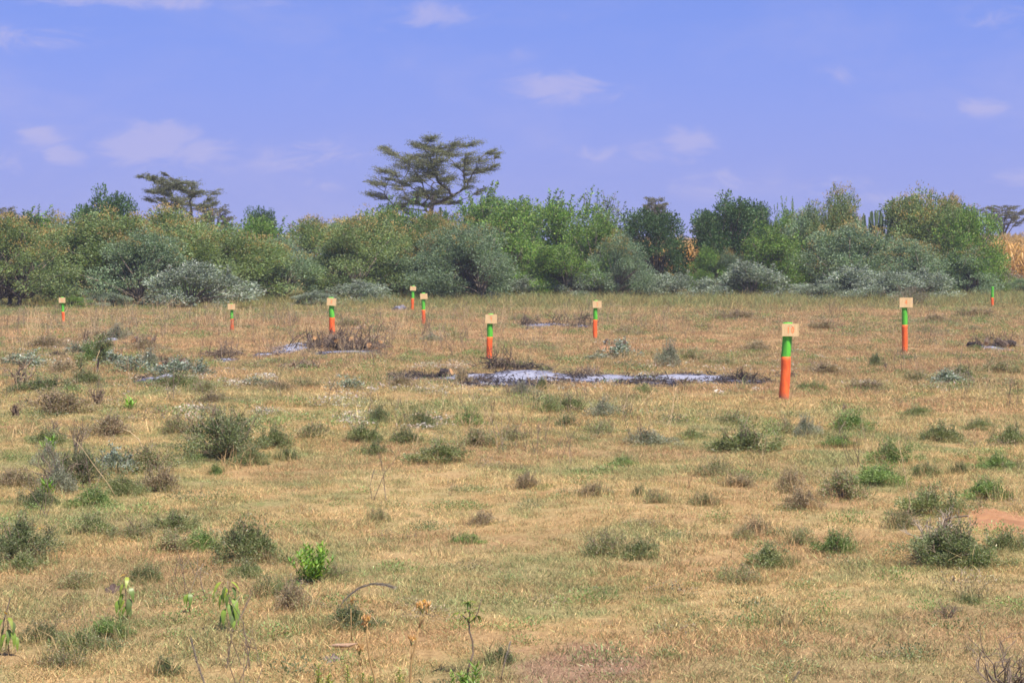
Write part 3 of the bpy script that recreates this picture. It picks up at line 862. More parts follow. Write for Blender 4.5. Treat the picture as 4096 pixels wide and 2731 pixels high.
def scatter(name, P, rotz, scl, idx, coll, tilt=None):
    me = bpy.data.meshes.new(name)
    n = len(P)
    me.vertices.add(n); me.vertices.foreach_set('co', np.asarray(P, np.float32).ravel())
    a = me.attributes.new('inst_rot', 'FLOAT_VECTOR', 'POINT')
    rot = np.zeros((n, 3), np.float32); rot[:, 2] = rotz
    if tilt is not None: rot[:, :2] = tilt
    a.data.foreach_set('vector', rot.ravel())
    s = me.attributes.new('inst_scale', 'FLOAT_VECTOR', 'POINT')
    scl = np.asarray(scl, np.float32)
    if scl.ndim == 1: scl = np.repeat(scl[:, None], 3, 1)
    s.data.foreach_set('vector', scl.ravel())
    k = me.attributes.new('inst_index', 'INT', 'POINT'); k.data.foreach_set('value', np.asarray(idx, np.int32))
    o = link(name, me)
    ng = bpy.data.node_groups.new(name + '_nodes', 'GeometryNodeTree')
    ng.interface.new_socket('Geometry', in_out='INPUT', socket_type='NodeSocketGeometry')
    ng.interface.new_socket('Geometry', in_out='OUTPUT', socket_type='NodeSocketGeometry')
    N_ = ng.nodes; L_ = ng.links
    gi = N_.new('NodeGroupInput'); go = N_.new('NodeGroupOutput')
    m2p = N_.new('GeometryNodeMeshToPoints')
    iop = N_.new('GeometryNodeInstanceOnPoints')
    ci = N_.new('GeometryNodeCollectionInfo'); ci.inputs['Collection'].default_value = coll
    ci.inputs['Separate Children'].default_value = True; ci.inputs['Reset Children'].default_value = True
    def named(nm, t):
        q = N_.new('GeometryNodeInputNamedAttribute'); q.data_type = t; q.inputs['Name'].default_value = nm
        return q.outputs[0]
    L_.new(gi.outputs[0], m2p.inputs[0]); L_.new(m2p.outputs[0], iop.inputs['Points'])
    L_.new(ci.outputs[0], iop.inputs['Instance']); iop.inputs['Pick Instance'].default_value = True
    L_.new(named('inst_index', 'INT'), iop.inputs['Instance Index'])
    L_.new(named('inst_rot', 'FLOAT_VECTOR'), iop.inputs['Rotation'])
    L_.new(named('inst_scale', 'FLOAT_VECTOR'), iop.inputs['Scale'])
    L_.new(iop.outputs[0], go.inputs[0])
    md = o.modifiers.new('scatter', 'NODES'); md.node_group = ng
    return o

# places the grass leaves free: (centre x, centre y, radius x, radius y)
CLEAR = []
def px_ellipse(px, py, wpx, hpx):
    c = at(px, py); a = at(px, py + hpx / 2); b = at(px, py - hpx / 2)
    return c.x, (a.y + b.y) / 2, wpx / 2 / ppm(c.y), (b.y - a.y) / 2

SIDE = .36
def wedge(rng, y0, y1, dens, jitter=True):
    A = SIDE * (y1 ** 2 - y0 ** 2) + 3.2 * (y1 - y0)
    n = int(A * dens)
    y = np.sqrt(y0 ** 2 + rng.random(n) * (y1 ** 2 - y0 ** 2))
    x = (rng.random(n) * 2 - 1) * (y * SIDE + 1.6)
    return x, y
def keep(x, y, f=1.0):
    m = np.ones(len(x), bool)
    for cx, cy, rx, ry in CLEAR:
        m &= (((x - cx) / (rx * f)) ** 2 + ((y - cy) / (ry * f)) ** 2) > 1
    return m

def value_noise(x, y, s, seed):
    rng = np.random.default_rng(seed); Gd = rng.random((256, 256))
    u, v = x * s + 1000, y * s + 1000
    i, j = np.floor(u).astype(int), np.floor(v).astype(int); fu, fv = u - i, v - j
    fu = fu * fu * (3 - 2 * fu); fv = fv * fv * (3 - 2 * fv)
    g = lambda a, b: Gd[a % 256, b % 256]
    return (g(i, j) * (1 - fu) + g(i + 1, j) * fu) * (1 - fv) + (g(i, j + 1) * (1 - fu) + g(i + 1, j + 1) * fu) * fv

def tuft(seed, rad, nb, h, w, green=0.0, spread=.6):
    rng = np.random.default_rng(seed); g = Geo()
    r = rad * np.sqrt(rng.random(nb)); a = rng.random(nb) * 6.28
    P = np.stack([r * np.cos(a), r * np.sin(a), np.full(nb, -.01)], 1)
    D = rng.normal(size=(nb, 3)) * np.array([spread, spread, .25]) + np.array([0, 0, 1.0])
    L = h * (.5 + .9 * rng.random(nb) ** 1.5); W = w * (.7 + .6 * rng.random(nb))
    gr = (rng.random(nb) < green).astype(float)
    c = np.stack([rng.random(nb), gr * (.5 + .5 * rng.random(nb)), np.zeros(nb)], 1)
    D = unit(D); s = unit(np.cross(D, rng.normal(size=(nb, 3))))
    bend = rng.normal(size=(nb, 3)) * np.array([1, 1, .1]) * L[:, None] * .28
    p1 = P + D * L[:, None] * .55; p2 = P + D * L[:, None] + bend
    V = np.stack([P - s * W[:, None] / 2, P + s * W[:, None] / 2, p1 + s * W[:, None] * .4, p1 - s * W[:, None] * .4, p2], 1).reshape(-1, 3)
    i = np.arange(nb)[:, None] * 5
    g.add(V, np.concatenate([i, i + 1, i + 2, i + 3], 1), np.concatenate([i + 3, i + 2, i + 4], 1), np.repeat(c, 5, 0))
    return g.mesh('tuft', [M_GRASS])

def herb(seed, rad, h, n, L, W, cols):
    rng = np.random.default_rng(seed); g = Geo()
    b = ball(rng, n, .5) * np.array([rad, rad, h]); b[:, 2] = np.abs(b[:, 2])
    leaves(g, b, unit(b) * .6 + rng.normal(size=(n, 3)) * .5 + np.array([0, 0, .7]), L * (.6 + .8 * rng.random(n)), W, pal(rng, n, cols, .2), rng)
    return g.mesh('herb', [M_PLANT])

# ================================================================== MARKER POSTS
STROKES = {
 '1': [[(.5, 1), (.48, 0)]],
 '3': [[(.15, .9), (.5, 1), (.8, .8), (.6, .56), (.35, .52), (.7, .45), (.85, .22), (.5, 0), (.12, .12)]],
 '4': [[(.62, 1), (.08, .38), (.95, .42)], [(.66, .98), (.64, 0)]],
 '6': [[(.75, 1), (.35, .7), (.2, .3), (.45, 0), (.78, .2), (.6, .46), (.25, .36)]],
 '7': [[(.1, .95), (.85, .98), (.55, .5), (.4, 0)]],
 '8': [[(.5, .52), (.2, .75), (.5, 1), (.8, .76), (.5, .52), (.18, .24), (.48, 0), (.82, .24), (.5, .52)]],
 '9': [[(.75, .7), (.45, 1), (.2, .75), (.5, .55), (.76, .75), (.66, .35), (.55, 0)]],
 '0': [[(.5, 1), (.15, .7), (.15, .3), (.5, 0), (.85, .3), (.85, .7), (.5, 1)]],
}
def digit_geo(g, ch, x0, z0, w, h, y, th):
    """flat brush strokes on the board face"""
    for st in STROKES[ch]:
        p = np.array([(x0 + a * w, z0 + b * h) for a, b in st])
        # smooth
        k = len(p); tt = np.linspace(0, k - 1, (k - 1) * 4 + 1)
        q = np.stack([np.interp(tt, np.arange(k), p[:, 0]), np.interp(tt, np.arange(k), p[:, 1])], 1)
        if k > 3:
            q[1:-1] = (q[:-2] + q[1:-1] * 2 + q[2:]) / 4
        d = unit(np.gradient(q, axis=0)); nn = np.stack([-d[:, 1], d[:, 0]], 1)
        ww = th * (.8 + .25 * np.sin(np.arange(len(q)) * 1.7))[:, None]
        a = q + nn * ww / 2; b = q - nn * ww / 2
        V = np.concatenate([np.stack([a[:, 0], np.full(len(q), y), a[:, 1]], 1), np.stack([b[:, 0], np.full(len(q), y), b[:, 1]], 1)])
        n = len(q); i = np.arange(n - 1)[:, None]
        g.add(V, np.concatenate([i, i + 1, i + 1 + n, i + n], 1), None, (1, 1, 1))

def pole_geo(seed, length, ra, rb, lean, sides=14, rings=14, z0=0.0):
    rng = np.random.default_rng(seed); g = Geo()
    t = np.linspace(0, 1, rings)
    pts = np.stack([lean * t * length + .003 * np.sin(t * 7 + seed), .003 * np.cos(t * 5 + seed), z0 + t * length], 1)
    ang = np.arange(sides) / sides * 2 * np.pi
    rr = (ra + (rb - ra) * t)[:, None] * (1 + .035 * np.sin(ang * 2 + seed + t[:, None] * 2) + .03 * np.sin(ang * 3 + t[:, None] * 5 + seed * 2) + .012 * rng.normal(size=(rings, sides)))
    V = np.stack([pts[:, 0:1] + rr * np.cos(ang), pts[:, 1:2] + rr * np.sin(ang), np.repeat(pts[:, 2:3], sides, 1)], -1).reshape(-1, 3)
    i = np.arange(rings - 1)[:, None] * sides + np.arange(sides); j = np.arange(rings - 1)[:, None] * sides + (np.arange(sides) + 1) % sides
    V = np.concatenate([V, pts[-1:] + (0, 0, .004)])
    o = (rings - 1) * sides
    g.add(V, np.stack([i, j, j + sides, i + sides], -1).reshape(-1, 4), [(o + s, o + (s + 1) % sides, rings * sides) for s in range(sides)], (1, 1, 1))
    return g, pts[-1]

POSTS = [
 # number, x at top, x at base, top of pole, split, base row, pole width, board (cx, top, bottom, width, tilt deg)
 ('10', 3149, 3135, 1289, 1425, 1600, 40, (3156, 1293, 1343, 67, 0), 'thickest orange and green post, its board numbered 10, beside the long ash strip'),
 ('4', 3617, 3619, 1192, 1299, 1413, 23, (3620, 1190, 1229, 53, 0), 'orange and green post with the board numbered 4, before silver shrubs'),
 ('9', 1962, 1955, 1255, 1347, 1446, 23, (1965, 1257, 1293, 46, 0), 'orange and green post with the board numbered 9, right behind the long ash strip'),
 ('3', 2382, 2379, 1201, 1278, 1358, 17, (2388, 1203, 1231, 35, 0), 'orange and green post numbered 3 at the end of the far heap of charred twigs'),
 ('8', 1325, 1330, 1189, 1269, 1338, 22, (1328, 1192, 1222, 37, -4), 'orange and green post with a tilted board numbered 8, behind the heap of cut branches'),
 ('7', 927, 929, 1214, 1274, 1326, 14, (928, 1215, 1238, 30, 0), 'slim orange and green post numbered 7, standing behind a small heap of dead twigs'),
 ('6', 251, 254, 1188, 1247, 1295, 12, (251, 1190, 1211, 26, 0), 'slim orange and green post with the board numbered 6, below the dark hollow'),
 ('', 1694, 1694, 1171, 1239, 1305, 15, (1696, 1174, 1196, 29, 2), 'orange and green post with a blank pale board, next to post 1'),
 ('1', 1653, 1648, 1143, 1193, 1244, 12, (1653, 1145, 1162, 24, -2), 'small post numbered 1 close against the bushes, partly hidden by green grass'),
 ('', 3969, 3969, 1147, 1190, 1228, 11, None, 'small orange and green post without any board, off toward the maize field'),
]
for i_, (num, xt, xb, ytop, ysp, yb, wpx, bd, lab) in enumerate(POSTS):
    p = at(xb, yb); Y = p.y; s = ppm(Y)
    root = empty('marker_post', p, 0, lab, 'marker post', 'painted marker posts')
    r = wpx / 2 / s
    hs = (yb - ysp) / s; ht = (yb - ytop) / s
    lean = (xt - xb) / (yb - ytop)
    g, e = pole_geo(i_ + 3, hs + .06, r * 1.03, r, lean, z0=-.06)
    link('orange_section', g.mesh('orange_section', [M_ORANGE], True), root)
    g, e2 = pole_geo(i_ + 43, ht - hs, r * .995, r * .93, lean)
    gs = link('green_section', g.mesh('green_section', [M_GREEN], True), root)
    gs.location = (e[0], e[1], hs)
    if bd:
        cx, bt, bb, bw, tilt = bd
        w = bw / s; h = (bb - bt) / s
        b = bpy.data.meshes.new('number_board')
        g = Geo(); th = .009
        X, Z = w / 2, h / 2
        V = [(-X, -th, -Z), (X, -th, -Z), (X, -th, Z), (-X, -th, Z), (-X, th, -Z), (X, th, -Z), (X, th, Z), (-X, th, Z)]
        g.add(V, [(0, 1, 2, 3), (5, 4, 7, 6), (4, 0, 3, 7), (1, 5, 6, 2), (3, 2, 6, 7), (4, 5, 1, 0)], None, (1, 1, 1))
        bo = link('number_board', g.mesh('number_board', [M_BOARD]), root)
        bo.location = ((cx - xb) / s, -(r * 1.05 + th), (yb - (bt + bb) / 2) / s)
        bo.rotation_euler = (R(-2), R(-tilt), 0)
        if num:
            g = Geo(); hh = h * .52; dw = h * (.20 if num == '10' else .26)
            if num == '10':
                digit_geo(g, '1', -dw * 1.3, -hh / 2, dw, hh, -th - .0015, h * .085)
                digit_geo(g, '0', dw * .35, -hh / 2, dw * 1.15, hh, -th - .0015, h * .085)
            else:
                digit_geo(g, num, -dw / 2, -hh / 2, dw, hh, -th - .0015, h * (.055 if num != '4' else .07))
            link('painted_number', g.mesh('painted_number', [M_INK]), bo)
        g = Geo(); tube(g, [(0, -th - .003, 0), (0, th, 0)], .0035, .0035, 6, (1, 1, 1)); nm_ = g.mesh('nail', [M_CHAR])
        for q in (-.25, .25):
            link('nail', nm_, bo, (q * r, 0, h * .32))

# ================================================================== ASH BEDS AND SOIL
def patch(name, px, py, wpx, hpx, height, seed, mat, label, cat, white=.6, kind=None, lumps=3, clear=.78):
    cx, cy, rx, ry = px_ellipse(px, py, wpx, hpx)
    rng = np.random.default_rng(seed)
    nr, na = 16, 64
    g = Geo()
    a = np.arange(na) / na * 2 * np.pi
    edge = 1 + .13 * np.sin(a * 3 + seed) + .10 * np.sin(a * 5 + seed * 1.7) + .08 * np.sin(a * 9 + seed) + .06 * np.sin(a * 14 + seed * 3) + .08 * rng.normal(size=na)
    V = [(cx, cy, 0)]; C = [1.0]; 
    hum = [(rng.normal() * .35, rng.normal() * .3, .25 + .2 * rng.random(), .5 + .5 * rng.random()) for _ in range(lumps)]
    def hz(u, v, e):
        h = sum(k * math.exp(-((u - x) ** 2 + (v - y) ** 2) / s ** 2) for x, y, s, k in hum)
        return height * (h / max(1, lumps * .45)) * (1 - e ** 3) + .006
    for i in range(1, nr + 1):
        f = i / nr
        for j in range(na):
            u, v = math.cos(a[j]) * f * edge[j], math.sin(a[j]) * f * edge[j]
            V.append((cx + u * rx, cy + v * ry, hz(u, v, f) if f < 1 else -.02)); C.append(1 - f)
    V = np.array(V); V[:, 2] += H(V[:, 0], V[:, 1]); V[0, 2] += hz(0, 0, 0)
    V[:, 2] += (value_noise(V[:, 0], V[:, 1], 5.0, 7) - .5) * .05 * min(1, height * 10) * np.clip(np.array(C) * 6, 0, 1) + (rng.random(len(V)) - .5) * .01
    C = np.array(C); w = np.clip(.5 + (white - .5) * 1.0 + (C - .35) * .9, 0, 1)
    f3 = [(0, 1 + j, 1 + (j + 1) % na) for j in range(na)]
    f4 = []
    for i in range(nr - 1):
        for j in range(na):
            o = 1 + i * na
            f4.append((o + j, o + na + j, o + na + (j + 1) % na, o + (j + 1) % na))
    V0 = np.array([cx, cy, float(H(cx, cy))])
    g.add(V - V0, f4, f3, np.stack([w, w, w], 1))
    o = link(name, g.mesh(name, [mat], True), None, V0)
    tag(o, label, cat, None, kind)
    if clear: CLEAR.append((cx, cy, rx * clear, ry * clear))
    return o

ASH = [
 (1650, 1510, 260, 40, .02, .22, 'charcoal-dark ash bed at the thin end of the long burnt strip, before post 9'),
 (1850, 1512, 330, 32, .03, .52, 'narrow pale ash bed linking the charred twig end to the largest white heap'),
 (2100, 1511, 540, 62, .035, .60, 'largest white ash heap in the middle of the long burnt strip, below post 9'),
 (1990, 1538, 460, 30, .02, .08, 'black charcoal rim along the lower edge of the largest white ash heap'),
 (2420, 1517, 440, 46, .025, .64, 'smooth pale ash bed between the largest heap and the strip near post 10'),
 (2620, 1534, 330, 22, .02, .10, 'charcoal streak edging the pale beds halfway along the burnt strip'),
 (2770, 1515, 500, 44, .025, .62, 'flat grey-white ash bed of the burnt strip, ending near post 10'),
 (2960, 1526, 320, 30, .02, .10, 'dark charcoal ash bed reaching up to the foot of post 10'),
 (1190, 1394, 200, 50, .05, .74, 'white ash heap beside the pile of cut branches near post 8'),
 (1380, 1410, 330, 20, .02, .45, 'thin grey ash bed under the front of the cut branch pile'),
 (420, 1366, 78, 24, .05, .85, 'small white ash heap between posts 6 and 7'),
 (900, 1442, 110, 20, .03, .55, 'small bluish ash bed below the dead twig heap near post 7'),
 (650, 1515, 230, 44, .05, .34, 'grey ash heap amid silvery cut brush between the ash spots and the dark dense shrub'),
 (2180, 1304, 260, 18, .04, .50, 'faint far ash bed under charred twigs between posts 9 and 3'),
 (2330, 1306, 100, 14, .03, .35, 'small dark ash bed at the foot of post 3'),
 (1425, 1246, 60, 12, .04, .75, 'tiny far ash spot in the green grass between posts 8 and 1'),
 (1600, 1240, 80, 18, .14, .20, 'low dark ash mound next to post 1'),
 (3960, 1392, 130, 22, .06, .88, 'white ash bed under the half-burnt log heap past post 4'),
 (4070, 1383, 70, 12, .03, .75, 'pale ash bed trailing away from the half-burnt log heap'),
 (1060, 1420, 120, 16, .02, .55, 'thin grey ash trail between the twig heap and the white ash by post 8'),
]
for k_, (px, py, w, h, ht, wh, lab) in enumerate(ASH):
    patch('ash_bed', px, py, w, h, ht, 20 + k_, M_ASH, lab, 'ash bed', wh, None, 2 + k_ % 3)
patch('bare_soil_patch', 4010, 2085, 330, 110, .008, 90, M_SOIL, 'bare orange sandy soil opening in the grass', None, 1, 'structure', 2, .62)
patch('soil_mound', 3285, 1213, 130, 22, .30, 92, M_SOIL, 'low mound of bare red soil below the silver shrubs beyond post 10', 'soil mound', 1, None, 1, .7)
patch('soil_mound', 2440, 1400, 150, 50, .16, 95, M_SOIL, 'brown soil mound topped by a cut log, past post 3', 'soil mound', 1, None, 2, .6)
patch('dung_pile', 452, 2362, 60, 22, .035, 93, rough_mat('dung', (.06, .04, .035), (.12, .085, .075), 60, .8), 'dark purplish dung patty behind a drooping leafy seedling', 'dung', 1, None, 2, .8)
patch('dung_pile', 1325, 2638, 70, 20, .02, 94, rough_mat('grey_dung', (.13, .10, .09), (.25, .20, .18), 60, .8), 'flat greyish dung patty near the low yellow-green herbs', 'dung', 1, None, 2, .8)

# ================================================================== STICKS, LOGS, HEAPS
def stick_mesh(seed, mat, forks=3, thick=.018, bend=.12):
    rng = np.random.default_rng(seed); g = Geo()
    t = np.linspace(0, 1, 6)
    p = np.stack([t - .5, bend * np.sin(t * 3 + seed) + rng.normal(size=6) * .015, rng.normal(size=6) * .03], 1)
    tube(g, p, thick, thick * .35, 5, (1, 1, 1))
    for i in range(forks):
        k = .25 + .65 * rng.random(); b = np.array([np.interp(k, t, p[:, q]) for q in range(3)])
        d = unit(np.array([.8, rng.normal() * .8, rng.normal() * .8])); l = .2 + .25 * rng.random()
        m = b + d * l * .5 + rng.normal(size=3) * .03
        tube(g, [b, m, b + d * l], thick * .5, thick * .2, 4, (1, 1, 1))
    return g.mesh('stick', [mat])
def log_mesh(seed, mat=None, r=.07):
    rng = np.random.default_rng(seed); g = Geo()
    s = 9; ang = np.arange(s) / s * 6.283
    xs = np.array([-.5, -.2, .15, .5]); V = []
    for k, x in enumerate(xs):
        rr = r * (1 + .12 * rng.normal(size=s)) * (1 - .15 * (x + .5))
        V.append(np.stack([np.full(s, x) + .02 * rng.normal(size=s) * (k in (0, 3)), rr * np.cos(ang) + .03 * math.sin(x * 3 + seed), rr * np.sin(ang)], 1))
    V = np.concatenate(V)
    i = np.arange(3)[:, None] * s + np.arange(s); j = np.arange(3)[:, None] * s + (np.arange(s) + 1) % s
    g.add(V, np.stack([i, j, j + s, i + s], -1).reshape(-1, 4), None, (1, 1, 1), 0)
    for base, x, flip in ((0, -.5, 1), (3 * s, .5, 0)):
        c = np.array([[x, .03 * math.sin(x * 3 + seed), 0]])
        ring = V[base:base + s] + (np.array([-.001 if flip else .001, 0, 0]))
        f = [(q, (q + 1) % s, s) if not flip else ((q + 1) % s, q, s) for q in range(s)]
        g.add(np.concatenate([ring, c]), None, f, (1, 1, 1), 1)
    return g.mesh('log', [mat or M_LOG, M_CUT if mat is None else mat])
STICKS = {'dry': [stick_mesh(i, M_TWIG) for i in range(4)], 'char': [stick_mesh(10 + i, M_CHAR) for i in range(4)],
          'bark': [stick_mesh(20 + i, M_LOG, 3, .024) for i in range(4)], 'pale': [stick_mesh(30 + i, rough_mat('bleached_wood', (.30, .25, .18), (.42, .35, .26), 30, .2), 2, .014) for i in range(3)]}
LOGS = [log_mesh(i) for i in range(4)]
CHLOGS = [log_mesh(10 + i, M_CHAR, .09) for i in range(3)]

def heap(name, px, py, wpx, hpx, mix, nst, nlog, seed, label, cat, up=.35, lmin=.35, lmax=.8, dpx=None, charlog=False, lift=0.0):
    """a heap of sticks and logs; every stick and log is a part"""
    rng = np.random.default_rng(seed)
    p = at(px, py); s = ppm(p.y); w = wpx / 2 / s; h = hpx / s
    d = (dpx / 2 / s) if dpx else min(w * .6, .9)
    root = empty(name, p, 0, label, cat)
    for k in range(nlog):
        me = (CHLOGS if charlog and k % 2 == 0 else LOGS)[k % 3]
        o = link('log', me, root)
        u = rng.uniform(-.85, .85)
        l = (.5 + .5 * rng.random()) * min(h, .5)
        o.location = (u * w, rng.uniform(-.6, .6) * d, .05 + lift + h * .55 * rng.random() * (1 - u * u))
        o.rotation_euler = (rng.random() * 6, rng.normal() * .35, (rng.choice([-1, 1]) * R(60 + 40 * rng.random())) if not charlog else rng.normal() * .8)
        o.scale = (l * 1.3, .55 + .35 * rng.random(), .55 + .35 * rng.random()) if not charlog else (l * 1.5, .6 + .4 * rng.random(), .6 + .4 * rng.random())
    for k in range(nst):
        key = mix[k % len(mix)]
        o = link('stick', STICKS[key][rng.integers(len(STICKS[key]))], root)
        u = np.clip(rng.normal() * .42, -.95, .95)
        l = (lmin + (lmax - lmin) * rng.random()) * h * 2.5
        up_ = rng.random() < up
        el = -(R(30 + 50 * rng.random())) if up_ else rng.normal() * .3
        z = lift + h * (.05 + .5 * rng.random()) * (1 - .7 * u * u)
        if up_: z = lift + l * .38
        o.location = (u * w, rng.uniform(-1, 1) * d, max(.03, z))
        o.rotation_euler = (rng.random() * 6, el, rng.random() * 6.28)
        q_ = max(l, .32); o.scale = (l, q_, q_)
    return root

HEAPS = [
 ('branch_pile', 1370, 1400, 410, 68, ['bark', 'dry', 'bark', 'char'], 280, 20, 'long pile of cut branches showing orange sawn ends, in front of post 8', 'branch pile', .30, .25, .75, False),
 ('branch_pile', 3950, 1392, 210, 44, ['bark', 'char'], 46, 6, 'heap of half-burnt logs lying on white ash past post 4', 'log heap', .45, .35, .75, True),
 ('twig_heap', 905, 1430, 190, 50, ['dry', 'bark', 'dry'], 80, 0, 'tangled heap of dead twigs in front of post 7', 'twig heap', .2, .3, .9, False),
 ('twig_heap', 1205, 1478, 150, 50, ['bark', 'dry', 'pale'], 60, 0, 'small reddish twig heap below the white ash near post 8', 'twig heap', .6, .25, .5, False),
 ('twig_heap', 1650, 1512, 230, 34, ['char', 'dry', 'char'], 60, 0, 'charred twig heap at the far end of the burnt strip', 'twig heap', .15, .3, .7, False),
 ('charred_stumps', 1765, 1508, 76, 24, ['char'], 12, 4, 'pair of burnt stump chunks standing in the burnt strip', 'charred wood', .5, .25, .4, True),
 ('twig_heap', 2010, 1478, 200, 60, ['char', 'dry', 'char', 'bark'], 60, 0, 'charred brush heap rising behind the largest white ash heap', 'twig heap', .3, .4, .9, False),
 ('twig_heap', 2120, 1480, 170, 42, ['char', 'dry'], 40, 0, 'burnt sticks sprawled on the back of the largest ash heap', 'twig heap', .2, .3, .8, False),
 ('twig_heap', 1290 + 1060, 1505, 120, 50, ['pale', 'bark', 'dry'], 40, 0, 'brown and white twig tangle growing up between two ash beds', 'twig heap', .7, .25, .45, False),
 ('twig_heap', 2970, 1522, 190, 44, ['char', 'dry', 'char'], 60, 0, 'dark twig heap beside the foot of post 10', 'twig heap', .3, .3, .6, False),
 ('twig_heap', 3140, 1512, 130, 30, ['dry', 'bark'], 30, 0, 'thin brown twig litter just beyond post 10', 'twig heap', .3, .3, .5, False),
 ('twig_heap', 2110, 1302, 140, 50, ['dry', 'bark', 'char'], 50, 0, 'far charred twig heap between posts 9 and 3', 'twig heap', .45, .3, .55, False),
 ('twig_heap', 2225, 1302, 110, 56, ['char'], 24, 0, 'blackened arching sticks halfway between posts 9 and 3', 'twig heap', .6, .35, .6, False),
 ('twig_heap', 2335, 1305, 100, 60, ['char', 'dry'], 30, 0, 'dark twigs leaning beside post 3', 'twig heap', .6, .3, .6, False),
 ('twig_heap', 2465, 1385, 110, 30, ['dry', 'bark'], 22, 2, 'few sticks and a pale cut log on the brown soil mound', 'twig heap', .2, .3, .6, False),
 ('twig_heap', 560, 1380, 120, 40, ['dry', 'bark'], 34, 2, 'low twig heap with orange wood chips between posts 6 and 7', 'twig heap', .35, .4, .7, False),
 ('twig_heap', 225, 1425, 80, 26, ['bark', 'char'], 26, 0, 'little dark brown twig heap below post 6', 'twig heap', .2, .3, .6, False),
 ('twig_heap', 690, 1478, 130, 60, ['bark', 'dry', 'pale'], 44, 3, 'upright cut stubs with orange ends among silvery brush', 'twig heap', .7, .3, .5, False),
 ('twig_heap', 3830, 1530, 190, 60, ['char', 'pale', 'dry'], 44, 0, 'dark and white dead brush standing alone between posts 10 and 4', 'twig heap', .5, .3, .6, False),
 ('twig_heap', 3790, 2160, 200, 120, ['pale', 'dry'], 26, 0, 'bleached dead branches sprawling over the big shrub by the orange soil', 'dead branches', .5, .3, .55, False),
]
for k_, (nm, px, py, w, h, mix, ns, nl, lab, cat, up, l0, l1, cl) in enumerate(HEAPS):
    heap(nm, px, py, w, h, mix, ns, nl, 200 + k_, lab, cat, up, l0, l1, charlog=cl)

# ================================================================== DWARF SHRUBS OF THE MEADOW
DG = [(.145, .18, .08), (.18, .215, .10), (.11, .15, .065), (.22, .23, .12)]
MG = [(.21, .26, .095), (.25, .29, .12), (.17, .22, .08), (.29, .28, .14)]
BGc = [(.19, .29, .08), (.25, .34, .11), (.17, .25, .075)]
BR = [(.33, .24, .15), (.38, .29, .18), (.26, .21, .13), (.28, .26, .14)]
GRY = [(.29, .30, .20), (.34, .35, .25), (.23, .25, .17)]
S = {}
def dwarf_kinds():
    def mk(seed, cols, n, twigs, R0=.30, H0=.20, cl=.060, L=.019, W=.008, ncl=44, mat=None, low=.06, **k):
        return crown_bush(seed, R0, H0, ncl, cl, n, L, W, cols, sprigs=30, sprig_len=.11, low=low, core=.3, trunks=3, bare_twigs=twigs, stem_mat=M_TWIG, mat=mat or M_PLANT, lumpy=.35, **k)
    S['green'] = [mk(301 + i, MG, 120, 6) for i in range(3)]
    S['bright'] = [mk(311 + i, BGc, 110, 4) for i in range(2)]
    S['dark'] = [mk(321 + i, DG + MG[:1], 120, 10) for i in range(2)]
    S['brown'] = [mk(331 + i, BR, 75, 18) for i in range(2)]
    S['grey'] = [mk(341 + i, GRY, 90, 10) for i in range(2)]
    S['sparse'] = [mk(351 + i, MG + BR[:2], 62, 14) for i in range(2)]
    S['big'] = [crown_bush(361 + i, .42, .36, 70, .075, 130, .019, .008, DG + MG[:3], sprigs=44, sprig_len=.13, low=.05, core=.3, bare_twigs=30, stem_mat=M_TWIG, mat=M_PLANT, lumpy=.35) for i in range(2)]
    S['silver'] = [crown_bush(371 + i, .3, .32, 22, .09, 34, .05, .02, SILV, sprigs=8, sprig_len=.15, low=.05, core=.3, bare_twigs=14, stem_mat=M_TWIG, mat=M_SILV) for i in range(2)]
dwarf_kinds()
